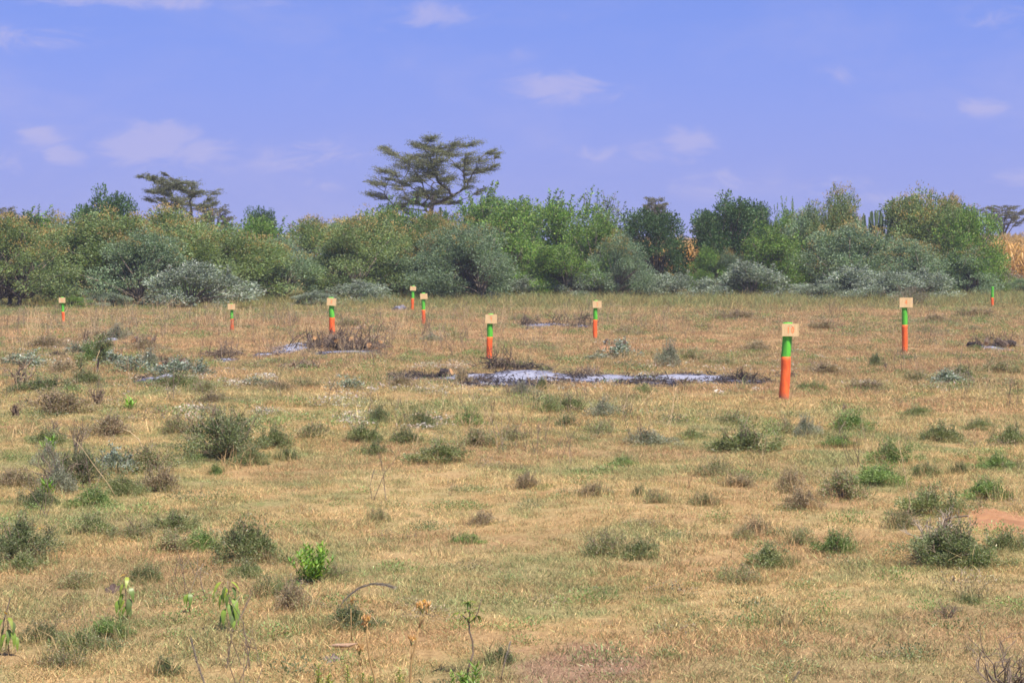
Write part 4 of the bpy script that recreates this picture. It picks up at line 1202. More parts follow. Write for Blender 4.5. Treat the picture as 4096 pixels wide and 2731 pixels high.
# (kind, centre x, base y, width, height) in pixels of a 2352 px wide view, label
SH = [
 ('big', 508, 1064, 175, 100, 'largest dark dense shrub of the meadow, bristling with dead twigs'),
 ('green', 575, 1070, 70, 42, 'green fringe shrub against the side of the dark dense shrub'),
 ('bright', 493, 1094, 26, 26, 'tiny upright green shrub below the dark dense shrub'),
 ('green', 1008, 1067, 100, 46, 'rounded green shrub two shrub-widths below the pinkish leaf litter'),
 ('green', 925, 1022, 60, 34, 'low green shrub up-slope of the rounded green shrub'),
 ('green', 860, 1050, 46, 34, 'faint green shrub between the dark dense shrub and the rounded green one'),
 ('brown', 1208, 1124, 60, 34, 'brownish twiggy shrub alone in the middle of the pale grass'),
 ('dark', 1472, 1140, 40, 22, 'small dark shrub of a touching pair in mid meadow'),
 ('sparse', 1508, 1156, 44, 28, 'wispier partner of the small dark shrub pair in mid meadow'),
 ('brown', 1362, 1140, 62, 26, 'thin brown shrub between the lone brownish shrub and the dark pair'),
 ('sparse', 1622, 1162, 46, 28, 'sparse olive shrub below a row of brownish ones'),
 ('green', 1722, 1040, 124, 50, 'widest green shrub below post 10, spreading sideways'),
 ('grey', 1850, 1008, 56, 46, 'grey-green upright shrub between the widest shrub and the bright pair'),
 ('bright', 1958, 994, 84, 44, 'bright green shrub up-slope of a flatter one, below post 4'),
 ('bright', 1926, 1028, 60, 26, 'flat green shrub just below the bright green one'),
 ('sparse', 1642, 1098, 62, 42, 'sparse shrub with tiny dark sprigs next to the widest green shrub'),
 ('bright', 2046, 1068, 78, 48, 'bushy green shrub with a brown side, above a wider green one'),
 ('green', 2160, 1018, 74, 42, 'soft green rounded shrub below the dead white brush'),
 ('bright', 2016, 1118, 88, 46, 'lush green shrub with a reddish base'),
 ('bright', 2292, 1080, 66, 36, 'bright green clump near the frame edge above the bare soil'),
 ('green', 2325, 1028, 72, 46, 'olive green shrub cut by the frame edge below the log heap'),
 ('green', 2110, 956, 54, 22, 'small yellow-green shrub below post 4'),
 ('dark', 2205, 1090, 32, 26, 'tiny dark shrub between two bright green shrubs'),
 ('sparse', 1935, 1152, 96, 62, 'open twiggy shrub showing its grey branches, beside the lush green shrub'),
 ('brown', 1842, 1174, 66, 46, 'dark brown dense shrub with a black shadowed base'),
 ('brown', 1816, 1136, 54, 50, 'spiky brown shrub immediately above the dark brown dense one'),
 ('green', 2138, 1188, 112, 62, 'large dark green shrub with a peaked top by the orange soil'),
 ('bright', 2275, 1152, 76, 46, 'green shrub growing on the rim of the orange soil patch'),
 ('green', 1768, 1306, 90, 52, 'two-lobed green shrub in the lower meadow, one lobe taller'),
 ('green', 1470, 1284, 76, 44, 'rounded green shrub in the lower middle with a sparser neighbour'),
 ('sparse', 1385, 1278, 92, 50, 'sparse green neighbour of the lower rounded shrub'),
 ('sparse', 1845, 1252, 62, 38, 'faint brown-green shrub beside a bright one in the lower meadow'),
 ('bright', 1922, 1272, 76, 48, 'bright leafy shrub between the two-lobed one and the big one'),
 ('sparse', 1705, 1342, 78, 42, 'dull sparse shrub below the two-lobed green shrub'),
 ('bright', 1072, 1248, 60, 22, 'flat bright green tuft in the open lower meadow'),
 ('brown', 1110, 1207, 60, 30, 'brown wiry tuft above the flat bright green one'),
 ('green', 572, 1298, 114, 90, 'tall green shrub next to the lime leafy weed'),
 ('bright', 462, 1264, 72, 44, 'vivid green clump with dark gap below it'),
 ('sparse', 392, 1270, 76, 46, 'brownish open shrub touching the vivid green clump'),
 ('sparse', 305, 1240, 84, 40, 'olive brown shrub in a row above the drooping seedlings'),
 ('green', 205, 1228, 84, 42, 'low green shrub with a brown flank near the yellow flower'),
 ('green', 400, 1220, 90, 40, 'soft green spread above the vivid green clump'),
 ('brown', 672, 1404, 84, 58, 'brown-centred shrub between the drooping seedling and the arching grass'),
 ('green', 612, 1372, 60, 44, 'dark green half of the brown-centred shrub group'),
 ('dark', 806, 1444, 96, 50, 'dark low shrub under the arching grass plume'),
 ('sparse', 870, 1200, 36, 30, 'little wiry green tuft above the lime leafy weed'),
 ('big', 40, 1300, 165, 92, 'large greyish twiggy shrub below the yellow flower'),
 ('green', 45, 1312, 90, 40, 'green skirt shrub in front of the large greyish twiggy one'),
 ('dark', 96, 1476, 70, 44, 'dark shrub beside the seedling with the grey stick'),
 ('bright', 245, 1468, 84, 44, 'bright green mat shrub below the first drooping seedling'),
 ('green', 180, 1500, 100, 46, 'mid green spread joined to the bright green mat'),
 ('sparse', 140, 1534, 90, 40, 'lowest brown-green shrub under the mid green spread'),
 ('sparse', 172, 1352, 60, 36, 'faint olive shrub by the dung patty'),
 ('green', 335, 1336, 64, 36, 'dark green tuft behind the first drooping seedling'),
 ('green', 1262, 952, 60, 34, 'yellow-green grassy bush of a pair below the ash strip'),
 ('green', 1305, 950, 60, 36, 'taller yellow-green grassy bush touching its pair below the ash strip'),
 ('grey', 1388, 962, 66, 40, 'grey-green feathery shrub beside the yellow-green pair'),
 ('dark', 1300, 982, 46, 26, 'small darker shrub beneath the yellow-green pair'),
 ('sparse', 1378, 996, 64, 26, 'low spread shrub beneath the feathery grey-green one'),
 ('grey', 1540, 848, 50, 54, 'upright grey-green shrub behind the ash strip past post 3'),
 ('green', 1872, 898, 62, 20, 'flat dark green mat just past the foot of post 10'),
 ('dark', 870, 978, 52, 40, 'dark green shrub nearest the whitish litter in the upper meadow'),
 ('green', 965, 982, 60, 34, 'green shrub with a whitish litter heap behind it'),
 ('bright', 1076, 982, 58, 36, 'fresh green shrub beside the pink leaf litter'),
 ('green', 832, 1020, 66, 42, 'soft olive shrub left of the litter row'.replace('left of', 'off the end of')),
 ('sparse', 1100, 1030, 66, 40, 'brown-twigged shrub below the fresh green one'),
 ('sparse', 1180, 1018, 52, 36, 'thin olive shrub beside the brown-twigged one'),
 ('grey', 1488, 1024, 84, 34, 'greyish twig shrub in the middle band below the ash strip'),
 ('bright', 1430, 1072, 42, 22, 'small round green cushion in the open grass'),
 ('dark', 1244, 902, 26, 34, 'dark little shrub standing right in front of the white ash heap'),
 ('grey', 1200, 908, 70, 26, 'low grey-green shrub at the lower rim of the black charcoal'),
 ('green', 632, 1034, 62, 50, 'yellowish green shrub beside the largest dark shrub'),
 ('green', 660, 1058, 44, 26, 'tiny olive tuft below the yellowish green shrub'),
 ('dark', 80, 1165, 90, 38, 'dark green mat at the base of the tall dead weeds'),
 ('bright', 205, 1168, 84, 46, 'brightest green clump under the broad silver-leaved plant'),
 ('green', 280, 1142, 66, 48, 'green clump beside the bent straw stalks'),
 ('grey', 130, 1136, 64, 66, 'tall greyish twig shrub among the dead weeds'),
 ('brown', 365, 1136, 76, 56, 'rust brown dry shrub below the bent straw stalks'),
 ('big', 185, 1118, 110, 74, 'dark twiggy shrub in the tangle of dead weeds'),
 ('grey', 105, 1078, 60, 54, 'greyish weed shrub with brown stems at the edge of the dead weeds'),
 ('sparse', 330, 1090, 90, 56, 'straggly olive shrub between the silver-leaved plant and the dark dense shrub'),
 ('brown', 250, 1005, 90, 46, 'dry brown growth behind the tall dead weeds'),
 ('sparse', 410, 1000, 70, 44, 'thin shrub hugging the dark dense shrub from behind'),
 ('brown', 30, 1120, 80, 40, 'dry shrub by the frame edge next to the dead weeds'),
 ('sparse', 720, 1010, 70, 34, 'thin olive growth between the dark dense shrub and the leaf litter'),
 ('sparse', 760, 1330, 60, 34, 'faint sparse growth behind the arching grass plume'),
 ('green', 560, 1330, 60, 40, 'small dark green growth behind the fullest seedling'),
 ('brown', 1740, 1225, 60, 30, 'reddish brown low tuft in a row over the two-lobed shrub'),
 ('sparse', 2080, 1215, 70, 36, 'thin growth at the foot of the peaked shrub'),
 ('green', 1590, 1010, 60, 24, 'soft low growth beside the widest green shrub'),
 ('sparse', 1680, 975, 70, 26, 'yellowish sparse growth below post 10'),
 ('brown', 1990, 900, 70, 26, 'brown scrap of dry growth below post 4'),
 ('brown', 640, 900, 60, 22, 'brown dry tuft below the reddish twig heap'),
 ('brown', 490, 930, 80, 26, 'brown dry patch of growth above the dark dense shrub'),
 ('silver', 62, 846, 86, 34, 'silvery growth behind the bare forked shrub at the frame edge'),
 ('brown', 108, 802, 90, 26, 'dry brown growth just under post 6'),
 ('brown', 215, 786, 90, 26, 'brown dry scrub surrounding the dead crooked sapling'),
 ('grey', 268, 784, 46, 34, 'dark grey tuft above the small white ash heap'),
 ('brown', 335, 806, 66, 26, 'brown scrub with orange chips past the small white ash heap'),
 ('silver', 262, 842, 70, 30, 'pale silver tuft first in the row of silvery brush'),
 ('silver', 195, 815, 70, 26, 'thin silvery growth over the leaning leafy stem'),
 ('brown', 150, 860, 90, 30, 'faded brown growth between the forked shrub and the leaning stem'),
 ('silver', 592, 886, 52, 16, 'whitish curled twigs on bare grass below the twig heap'),
 ('sparse', 470, 905, 60, 26, 'olive tuft closing the strip below the silvery brush'),
 ('silver', 800, 898, 62, 30, 'silver-leaved tuft in the white litter before the burnt strip'),
 ('brown', 925, 892, 74, 26, 'brown dry tuft under the charcoal end of the burnt strip'),
 ('brown', 1062, 878, 36, 26, 'rusty tuft standing against the narrow pale ash'),
 ('sparse', 700, 892, 56, 22, 'faint tuft between the whitish curled twigs and the white litter'),
 ('sparse', 800, 752, 50, 18, 'low tuft in the grass between post 8 and the blank-board post'),
 ('sparse', 1190, 742, 50, 18, 'small tuft beyond post 9 toward the far charred twigs'),
 ('brown', 1440, 770, 56, 20, 'brownish tuft in open grass past post 3'),
 ('brown', 1690, 735, 80, 20, 'low brown growth well behind post 10'),
 ('sparse', 1585, 830, 46, 24, 'olive tuft leaning on the upright grey-green shrub'),
 ('brown', 1735, 806, 70, 20, 'dull brown scrap behind the board of post 10'),
 ('sparse', 1660, 842, 56, 20, 'olive scrap of growth before the last pale ash'),
 ('brown', 1890, 760, 80, 22, 'brown growth between posts 10 and 4, high in the meadow'),
 ('dark', 2014, 846, 30, 30, 'slim dark tuft beside the lone dark upright twig'),
 ('brown', 2150, 745, 70, 20, 'dry tuft past post 4 in the upper meadow'),
 ('brown', 2240, 730, 80, 20, 'dry tuft above the half-burnt log heap'),
 ('sparse', 2300, 860, 70, 26, 'thin growth near the frame edge below the log heap'),
 ('brown', 1900, 862, 80, 26, 'brown dry growth between post 10 and the faint shrub'),
 ('sparse', 1800, 1000, 60, 34, 'thin yellowish shrub between the widest green one and the upright grey-green one'),
 ('green', 2250, 990, 50, 26, 'small shrub between two rounded ones near the frame edge'),
 ('brown', 1700, 1120, 60, 26, 'low dry tuft between the sparse shrub and the spiky brown one'),
 ('green', 2130, 1095, 50, 30, 'small leafy shrub past the lush green one'),
 ('green', 110, 1020, 80, 30, 'flat green shrub above the tall dead weeds'),
 ('silver', 262, 1095, 66, 60, 'plant with broad silver-white leaves amid the dead weeds'),
 ('grey', 345, 850, 80, 40, 'silvery grey regrowth between the leaning green stem and the ash heap'),
 ('silver', 310, 862, 80, 42, 'silver-leaved regrowth shrub just past the leaning green stem'),
 ('silver', 400, 868, 70, 40, 'silver-leaved shrub by the orange-ended stubs'),
 ('silver', 455, 868, 50, 36, 'last silver-leaved shrub of the row by the orange-ended stubs'),
 ('green', 410, 892, 96, 30, 'dark green strip of growth below the silvery brush'),
 ('dark', 90, 905, 110, 34, 'dark low growth around the bare forked shrub'),
 ('brown', 130, 955, 130, 50, 'wide reddish brown dry shrub beside the short dark stump'),
 ('green', 200, 888, 66, 34, 'low green growth under the leaning green stem'),
 ('bright', 212, 835, 56, 44, 'dark green leafy head of regrowth leaning beside the small ash heap'),
 ('green', 2210, 872, 80, 28, 'green regrowth around the dead black and white brush'),
 ('silver', 2180, 884, 70, 30, 'whitish dead leaves at the foot of the black and white brush'),
 ('sparse', 2110, 880, 50, 24, 'faint shrub between post 10 and the dead brush'),
 ('big', 2165, 1300, 200, 70, 'grey-twigged half of the big shrub by the orange soil'),
 ('green', 2215, 1302, 110, 80, 'green half of the big shrub by the orange soil'),
 ('bright', 2250, 1308, 50, 46, 'bright tip of the big shrub by the orange soil'),
 ('green', 2320, 1262, 80, 40, 'green mat below the orange soil at the frame edge'),
 ('sparse', 1710, 1240, 50, 30, 'brownish tuft above the two-lobed green shrub'),
 ('green', 2235, 1385, 54, 20, 'flat green mat below the big shrub'),
 ('dark', 1150, 1525, 56, 38, 'brown-dark tuft beside the leafy stem at the frame foot'),
 ('sparse', 1805, 1440, 44, 20, 'tiny olive tuft in the open lower meadow'),
 ('dark', 375, 1552, 60, 40, 'dark small tuft at the frame foot by the slanting grass spike'),
 ('green', 1480, 905, 34, 20, 'tiny green sprig below the pale ash bed'),
 ('silver', 1420, 826, 66, 40, 'whitish silver brush on the slope of the brown soil mound'),
 ('silver', 1370, 830, 40, 18, 'low white litter shrub beside the brown soil mound'),
 ('grey', 990, 788, 36, 22, 'dark scrap of brush in the open grass between posts 8 and 9'),
]
K = 4096 / 2352
def build_dwarfs():
    rng = np.random.default_rng(77)
    cnt = {}
    nm = dict(green='dwarf_shrub', bright='green_clump', dark='dark_shrub', brown='dry_shrub', grey='grey_shrub', sparse='wiry_shrub', big='dense_shrub', silver='silver_leaved_shrub')
    for kind, cx, by, w, h, lab in SH:
        i = cnt.get(kind, 0); cnt[kind] = i + 1
        v = S[kind][i % len(S[kind])]
        p = at(cx * K, (by - h * .12) * K)
        top = (by - h * 1.2) * K
        o = place(v, nm[kind], cx * K, top, w * K * (1.36 if kind not in ('big',) else 1.22), p.y, rng, lab, 'shrub', 'dwarf shrubs scattered over the meadow', -.01)
        s = o.scale; 
        # keep the flat ones from collapsing and the tall ones from towering
        o.scale = (s[0], s[1], max(s[0] * .35, min(s[2], s[0] * 1.9)))
build_dwarfs()

# ---- bare dead shrubs and stubs
def bare_shrub(seed, h, n, spread, r0, mat, lean=(0, 0)):
    rng = np.random.default_rng(seed); g = Geo()
    def grow(p, d, l, r, depth):
        k = rng.normal(size=3) * .15 * l
        q = p + d * l
        tube(g, [p, p + d * l * .5 + k * .6, q + k * .3], r, r * .55, 4, (1, 1, 1))
        if depth == 0: return
        for _ in range(2 + (rng.random() < .35)):
            dd = unit(d + rng.normal(size=3) * .55 + np.array([0, 0, .12]))
            grow(q + k * .3 if rng.random() < .6 else p + d * l * .6, dd, l * (.55 + .25 * rng.random()), r * .55, depth - 1)
    for i in range(n):
        a = rng.random() * 6.28
        d = unit(np.array([math.cos(a) * spread + lean[0], math.sin(a) * spread + lean[1], 1.0]))
        grow(np.array([math.cos(a), math.sin(a), 0]) * .04 * h + (0, 0, -.02), d, h * .42, r0, 3)
    return g.mesh('bare_shrub', [mat])
BARE = [
 (85, 1560, 150, 6, .28, M_TWIG, 'bare forked dead shrub with a dark tangled head at the frame edge below post 6', .020),
 (335, 1372, 68, 3, .2, M_TWIG, 'dead crooked sapling near the small white ash heap', .018),
 (400, 1338, 44, 1, .1, M_TWIG, 'single bare upright stick behind the small white ash heap', .014),
 (290, 1372, 40, 2, .3, M_TWIG, 'short forked twig beside the dead crooked sapling', .014),
 (612, 1372, 46, 1, .1, M_LOG, 'stubby brown stake in the grass between posts 6 and 7', .03),
 (395, 1620, 90, 7, .35, M_TWIG, 'spray of straight cut stems on the dry rust-coloured patch', .012),
 (62, 1668, 58, 3, .3, M_LOG, 'short dark stump with two prongs by the reddish dry shrub', .03),
 (215, 1760, 90, 6, .3, M_TWIG, 'dense bleached dead weed standing in the tangle of dead weeds', .008),
 (300, 1830, 180, 6, .25, M_TWIG, 'tallest dead weed, grey and many-branched, near the silver-leaved plant', .008),
 (235, 1960, 200, 6, .3, M_TWIG, 'grey dead weed nearest the brightest green clump', .008),
 (3250, 1462, 40, 3, .4, M_TWIG, 'thin dry twigs in the grass past post 10', .008),
 (3540, 1480, 46, 2, .2, M_TWIG, 'lone dark upright twig between posts 10 and 4', .010),
 (3370, 1650, 60, 3, .3, M_TWIG, 'dark upright sprig above the bright green shrub below post 4', .008),
 (4030, 2770, 360, 20, 1.3, M_TWIG, 'thorny grey dead bush reaching in at the frame corner', .006),
 (3790, 2470, 100, 7, .5, M_TWIG, 'small leafless twig bush in the lower meadow', .004),
 (3755, 2190, 190, 4, .9, STICKS['pale'][0].materials[0], 'pale dead branches fanning out above the big shrub', .010),
 (1690, 1345, 60, 4, .25, M_TWIG, 'thin seed stalks beside the cut branch pile'.replace('beside', 'standing past'), .006),
 (1140, 1560, 50, 3, .4, M_TWIG, 'fine twigs in the dry grass below the reddish twig heap', .008),
 (845, 1690, 90, 4, .3, M_TWIG, 'bare grey twigs jutting above the dark dense shrub', .007),
 (1620, 1692, 60, 3, .5, M_TWIG, 'crooked twig lying above the whitish litter', .008),
]
for k_, (px, by, h, n_, spd, mt, lab, r0) in enumerate(BARE):
    p = at(px, by)
    me = bare_shrub(500 + k_, h / ppm(p.y), n_, spd, r0, mt)
    o = link('bare_shrub', me, None, p); o.name = 'dead_shrub'
    tag(o, lab, 'dead shrub')

# leaning green-brown stem with a leafy head
p = at(385, 1500)
root = empty('leaning_regrowth', p, 0, 'leaning dark green leafy stem beside a bent straw, between posts 6 and 7', 'plant')
g = Geo(); s_ = 1 / ppm(p.y)
tube(g, [(0, 0, -.02), (10 * s_, 0, 60 * s_), (30 * s_, 0, 150 * s_)], .02, .01, 5, (1, 1, 1)); link('stem', g.mesh('stem', [M_TWIG]), root)
g = Geo(); rg = np.random.default_rng(8)
for cx_, cz_, rr_ in [(28, 140, 34), (8, 105, 26), (42, 120, 26), (20, 75, 18)]:
    b = ball(rg, 260, .5) * np.array([1, 1, .8]) * rr_ * s_
    leaves(g, b + np.array([cx_ * s_, 0, cz_ * s_]), unit(b) + rg.normal(size=(260, 3)) * .5, .035, .014, pal(rg, 260, DG + MG, .15), rg)
link('foliage', g.mesh('foliage', [M_PLANT]), root)
p = at(325, 1500)
root = empty('upright_regrowth', p, 0, 'short dark upright leafy stub next to the leaning leafy stem', 'plant')
g = Geo(); tube(g, [(0, 0, -.02), (0, 0, 70 * s_)], .018, .012, 5, (1, 1, 1)); link('stem', g.mesh('stem', [M_LOG]), root)
g = Geo(); b = ball(rg, 300, .5) * np.array([22, 22, 30]) * s_
leaves(g, b + np.array([0, 0, 52 * s_]), unit(b) + rg.normal(size=(300, 3)) * .5, .035, .014, pal(rg, 300, DG + MG, .15), rg)
link('foliage', g.mesh('foliage', [M_PLANT]), root)

# ================================================================== NEAR PLANTS
def big_leaf(seed, col):
    """lance-shaped leaf, unit length along -Z (hanging), folded on its midrib"""
    rng = np.random.default_rng(seed); g = Geo()
    t = np.linspace(0, 1, 9)
    w = .17 * np.sin(np.pi * t ** .8) ** .9 * (1 - .25 * t) + .004
    x = .22 * np.sin(t * 1.9) ; z = .22 * np.sin(t * 2.4) - t * .92
    mid = np.stack([x, np.zeros(9), z], 1)
    V = []
    for k in range(9):
        V += [mid[k] + (-.05 * w[k], w[k], .10 * w[k]), mid[k], mid[k] + (-.05 * w[k], -w[k], .10 * w[k])]
    V = np.array(V); f = []
    for k in range(8):
        for q in (0, 1): f.append((k * 3 + q, k * 3 + q + 1, k * 3 + 4 + q, k * 3 + 3 + q))
    c = np.asarray(col)[None, :] * (1 + .07 * np.sin(np.arange(27))[:, None])
    c[1::3] *= 1.2
    g.add(V, f, None, c)
    return g.mesh('leaf', [M_PLANT], True)
LEAFS = [big_leaf(1, (.20, .30, .045)), big_leaf(2, (.14, .21, .045)), big_leaf(3, (.27, .33, .05)), big_leaf(4, (.11, .155, .045))]
LEAF_OR = big_leaf(5, (.50, .30, .05))
def droop_plant(px, by, hpx, spec, label, stemcurve, stick=None):
    """spec: (pixel dx, pixel height, length px, heading deg, variant, tilt)"""
    p = at(px, by); s = 1 / ppm(p.y)
    root = empty('leafy_seedling', p, 0, label, 'seedling', 'seedlings with hanging leaves')
    g = Geo(); tube(g, [(a * s, 0, b * s) for a, b in stemcurve], 3.2 * s, 1.5 * s, 6, (1.3, 1.1, .8)); link('stem', g.mesh('stem', [M_TWIG], True), root)
    rng = np.random.default_rng(int(px))
    for dx, hz, L, head, v, tilt in spec:
        o = link('leaf', (LEAFS + [LEAF_OR])[v], root)
        o.location = (dx * s, rng.uniform(-10, 10) * s, hz * s)
        o.scale = (L * s,) * 3
        hd = (-48 + rng.normal() * 16) if math.cos(R(head)) >= 0 else (228 + rng.normal() * 16)
        o.rotation_euler = (rng.normal() * .1, R(tilt), R(hd))
        o.scale = (L * s * 1.15, L * s * .95, L * s * 1.15)
    if stick:
        g = Geo(); tube(g, [(a * s, 8 * s, b * s) for a, b in stick], 4.5 * s, 2 * s, 5, (1, 1, 1)); link('dead_stem', g.mesh('dead_stem', [M_TWIG]), root)
    return root
droop_plant(503, 2482, 190, [(8, 178, 62, 0, 2, -25), (-8, 150, 70, 200, 2, 5), (18, 135, 72, 20, 1, 0), (-12, 110, 66, 170, 0, 0), (-30, 82, 72, 190, 0, 0), (-6, 84, 84, 100, 2, 0),
                             (14, 92, 90, 10, 3, 8), (4, 60, 70, 250, 0, 0), (-16, 50, 50, 150, 0, 0), (10, 60, 66, 60, 3, 0), (14, 24, 32, 30, 4, 0), (6, 185, 40, 180, 4, -70)],
            'seedling with about a dozen hanging lime leaves next to the dark dung patty', [(10, 0), (2, 60), (0, 120), (10, 185)])
droop_plant(915, 2522, 210, [(-28, 200, 80, 180, 2, -20), (10, 200, 66, 0, 2, -25), (-10, 180, 74, 190, 1, 0), (16, 178, 60, 20, 3, 0), (-4, 172, 80, 120, 2, 0), (-22, 150, 76, 200, 0, 0),
                             (20, 132, 96, 10, 0, 0), (2, 150, 70, 270, 1, 0), (0, 110, 100, 90, 1, 0), (-14, 90, 86, 170, 0, 0), (24, 100, 90, 30, 1, 0), (8, 86, 92, 300, 3, 0), (-20, 70, 60, 220, 3, 0), (14, 60, 70, 40, 0, 0)],
            'fullest seedling, its many broad green leaves hanging in a cluster', [(20, 0), (14, 70), (0, 150), (-4, 205)])
droop_plant(755, 2448, 80, [(0, 76, 60, 180, 0, 0), (6, 78, 66, 0, 1, 0), (-10, 70, 46, 170, 0, 0), (2, 60, 50, 80, 3, 0)],
            'little seedling with only four drooping leaves between the two larger seedlings', [(4, 0), (0, 76)])
droop_plant(36, 2622, 200, [(2, 158, 66, 0, 2, -25), (-8, 168, 34, 180, 4, -110), (14, 140, 70, 0, 3, 0), (-22, 150, 60, 190, 0, -15), (-16, 120, 66, 180, 3, 0), (0, 110, 76, 60, 1, 0),
                            (16, 100, 74, 10, 0, 0), (-14, 90, 84, 190, 0, 0), (26, 80, 70, 0, 0, 0), (2, 80, 60, 260, 0, 0)],
            'seedling with an orange young leaf and a bare grey stick, cut by the frame', [(0, 0), (-4, 80), (-2, 160)], [(-30, 40), (-22, 140), (6, 235)])

# lime green leafy weed
def weed(px, by, wpx, hpx, nst, seed, label, name, cols, Lp=34, Wp=9, tall=None, cat='weed'):
    p = at(px, by); s = 1 / ppm(p.y); rng = np.random.default_rng(seed)
    root = empty(name, p, 0, label, cat)
    g = Geo(); lf = Geo()
    for k in range(nst):
        a = rng.random() * 6.28; rr = wpx / 2 * np.sqrt(rng.random())
        hh = hpx * (.55 + .45 * rng.random()) * (1 - .35 * (rr / (wpx / 2)) ** 2)
        b0 = np.array([math.cos(a), math.sin(a), 0]) * rr * .35; tp = np.array([math.cos(a) * rr, math.sin(a) * rr, hh])
        m = (b0 + tp) / 2 + np.array([0, 0, hh * .08])
        tube(g, np.array([b0, m, tp]) * s, 1.8 * s, .9 * s, 4, (1, 1, 1))
        n = int(hh / 4.2)
        t = np.linspace(.12, 1, n)[:, None]
        P = (b0 * (1 - t) ** 2 + m * 2 * t * (1 - t) + tp * t ** 2)
        az = np.arange(n) * 2.4 + k
        D = np.stack([np.cos(az), np.sin(az), .55 + .4 * t[:, 0]], 1)
        leaves(lf, P * s, D, Lp * s * (.6 + .5 * rng.random(n)), Wp * s, pal(rng, n, cols, .14), rng, side=np.cross(D, np.tile([0, 0, 1.0], (n, 1))) + rng.normal(size=(n, 3)) * .15)
    link('stems', g.mesh('stems', [M_STEM]), root); link('foliage', lf.mesh('foliage', [M_PLANT]), root)
    return root
M_STEM = rough_mat('green_stem', (.13, .17, .05), (.20, .22, .08), 30, .1)
M_STRAW = rough_mat('straw', (.42, .30, .15), (.55, .42, .24), 30, .1)
M_SPIKE = rough_mat('seed_head', (.15, .12, .10), (.24, .19, .15), 60, .3)
LIME = [(.18, .33, .04), (.24, .40, .05), (.13, .26, .04)]
weed(1245, 2330, 215, 165, 24, 5, 'upright lime green leafy weed, the brightest plant of the lower meadow', 'leafy_weed', LIME)
YG = [(.26, .30, .06), (.32, .34, .07), (.18, .24, .05)]
for k_, (px, by, w_, h_, n_, lab) in enumerate([
    (1275, 2745, 40, 95, 3, 'yellow-green herb stem first in the row along the frame foot'),
    (1312, 2755, 70, 60, 6, 'low yellow-green herb tuft with tiny white flowers at the frame foot'),
    (1392, 2750, 26, 110, 2, 'slender yellow-green herb between the low tuft and the flower stalks'),
    (1440, 2740, 30, 80, 3, 'yellow-green herb right under the pink-stemmed flower head'),
    (1484, 2750, 36, 60, 3, 'short yellow-green herb beside the tallest bent flower stalk'),
    (1603, 2748, 40, 80, 4, 'dense yellow-green herb tip beside the thick flower stalk'),
    (1813, 2790, 24, 205, 2, 'tall narrow herb with small paired leaves beside the forked sapling'),
    (3150, 2760, 30, 70, 2, 'olive green grassy sprig at the frame foot below the pale grass')]):
    weed(px, by, w_, h_, n_, 600 + k_, lab, 'herb_stem', YG if k_ != 6 else LIME, 20, 7, cat='herb')
weed(1890, 2790, 120, 130, 6, 650, 'leafy green sprout at the foot of the forked sapling', 'leafy_sprout', [(.18, .30, .06), (.24, .36, .08)], 52, 13, cat='sprout')
weed(345 * K * .32 + 0, 1985, 60, 70, 4, 655, 'small lime sprout below the flat green shrub by the dead weeds', 'leafy_sprout', LIME, 46, 10, cat='sprout')
weed(505, 1640, 90, 50, 4, 656, 'green sprout with arching leaves above the dark dense shrub', 'leafy_sprout', LIME, 40, 9, cat='sprout')
weed(195, 1830, 60, 90, 4, 657, 'light green leafy sprout in the tall dead weeds', 'leafy_sprout', LIME, 44, 10, cat='sprout')

# forked sapling
def sapling():
    p = at(1868, 2700); s = 1 / ppm(p.y); rng = np.random.default_rng(9)
    root = empty('forked_sapling', p, 0, 'thin forked sapling with a tuft of narrow drooping leaves', 'sapling')
    g = Geo()
    X = lambda L_: [((a - 1868) * s, 0, (2700 - b) * s) for a, b in L_]
    tube(g, X([(1866, 2702), (1880, 2650), (1893, 2610), (1890, 2560), (1878, 2520), (1876, 2488)]), 5 * s, 3.4 * s, 6, (1, 1, 1))
    tube(g, X([(1876, 2488), (1864, 2468), (1838, 2446)]), 3 * s, 2 * s, 5, (1, 1, 1))
    tube(g, X([(1876, 2488), (1900, 2465), (1912, 2445), (1918, 2420), (1930, 2386)]), 3 * s, 1.6 * s, 5, (1, 1, 1))
    tube(g, X([(1876, 2488), (1878, 2455), (1872, 2410)]), 2.2 * s, 1.4 * s, 5, (1, 1, 1))
    link('stem', g.mesh('stem', [M_TWIG], True), root)
    for (cx, cy, n) in [(1872, 2405, 16), (1838, 2446, 6), (1875, 2440, 8), (1905, 2458, 8), (1860, 2468, 6), (1915, 2430, 4)]:
        for k in range(n):
            o = link('leaf', LEAFS[[0, 2, 0, 1][k % 4]], root)
            o.location = ((cx - 1868) * s, rng.normal() * 3 * s, (2700 - cy) * s)
            L = (34 + 24 * rng.random()) * s
            o.scale = (L * 1.3, L * .6, L)
            o.rotation_euler = (0, R(-rng.uniform(0, 75)), rng.random() * 6.28)
sapling()

# flowering succulents
M_PETAL = leaf_mat('petal', .25, .08, .4, .1)
def star_flower():
    g = Geo()
    for k in range(4):
        a = k * math.pi / 2 + .3; c, s = math.cos(a), math.sin(a)
        L, W = .011, .0035
        V = [(0, 0, 0), (c * L * .5 - s * W, s * L * .5 + c * W, .001), (c * L, s * L, -.001), (c * L * .5 + s * W, s * L * .5 - c * W, .001)]
        g.add(V, [(0, 1, 2, 3)], None, (.85, .50, .05))
    tube(g, [(0, 0, -.014), (0, 0, 0)], .0022, .0016, 5, (.65, .38, .08))
    return g.mesh('open_flower', [M_PETAL])
def bud():
    g = Geo()
    tube(g, [(0, 0, 0), (0, 0, .004), (0, 0, .012), (0, 0, .017)], .001, .001, 5, (.58, .34, .11), rr=[.0012, .0030, .0022, .0004])
    return g.mesh('flower_bud', [M_PETAL])
FL, BUD = star_flower(), bud()
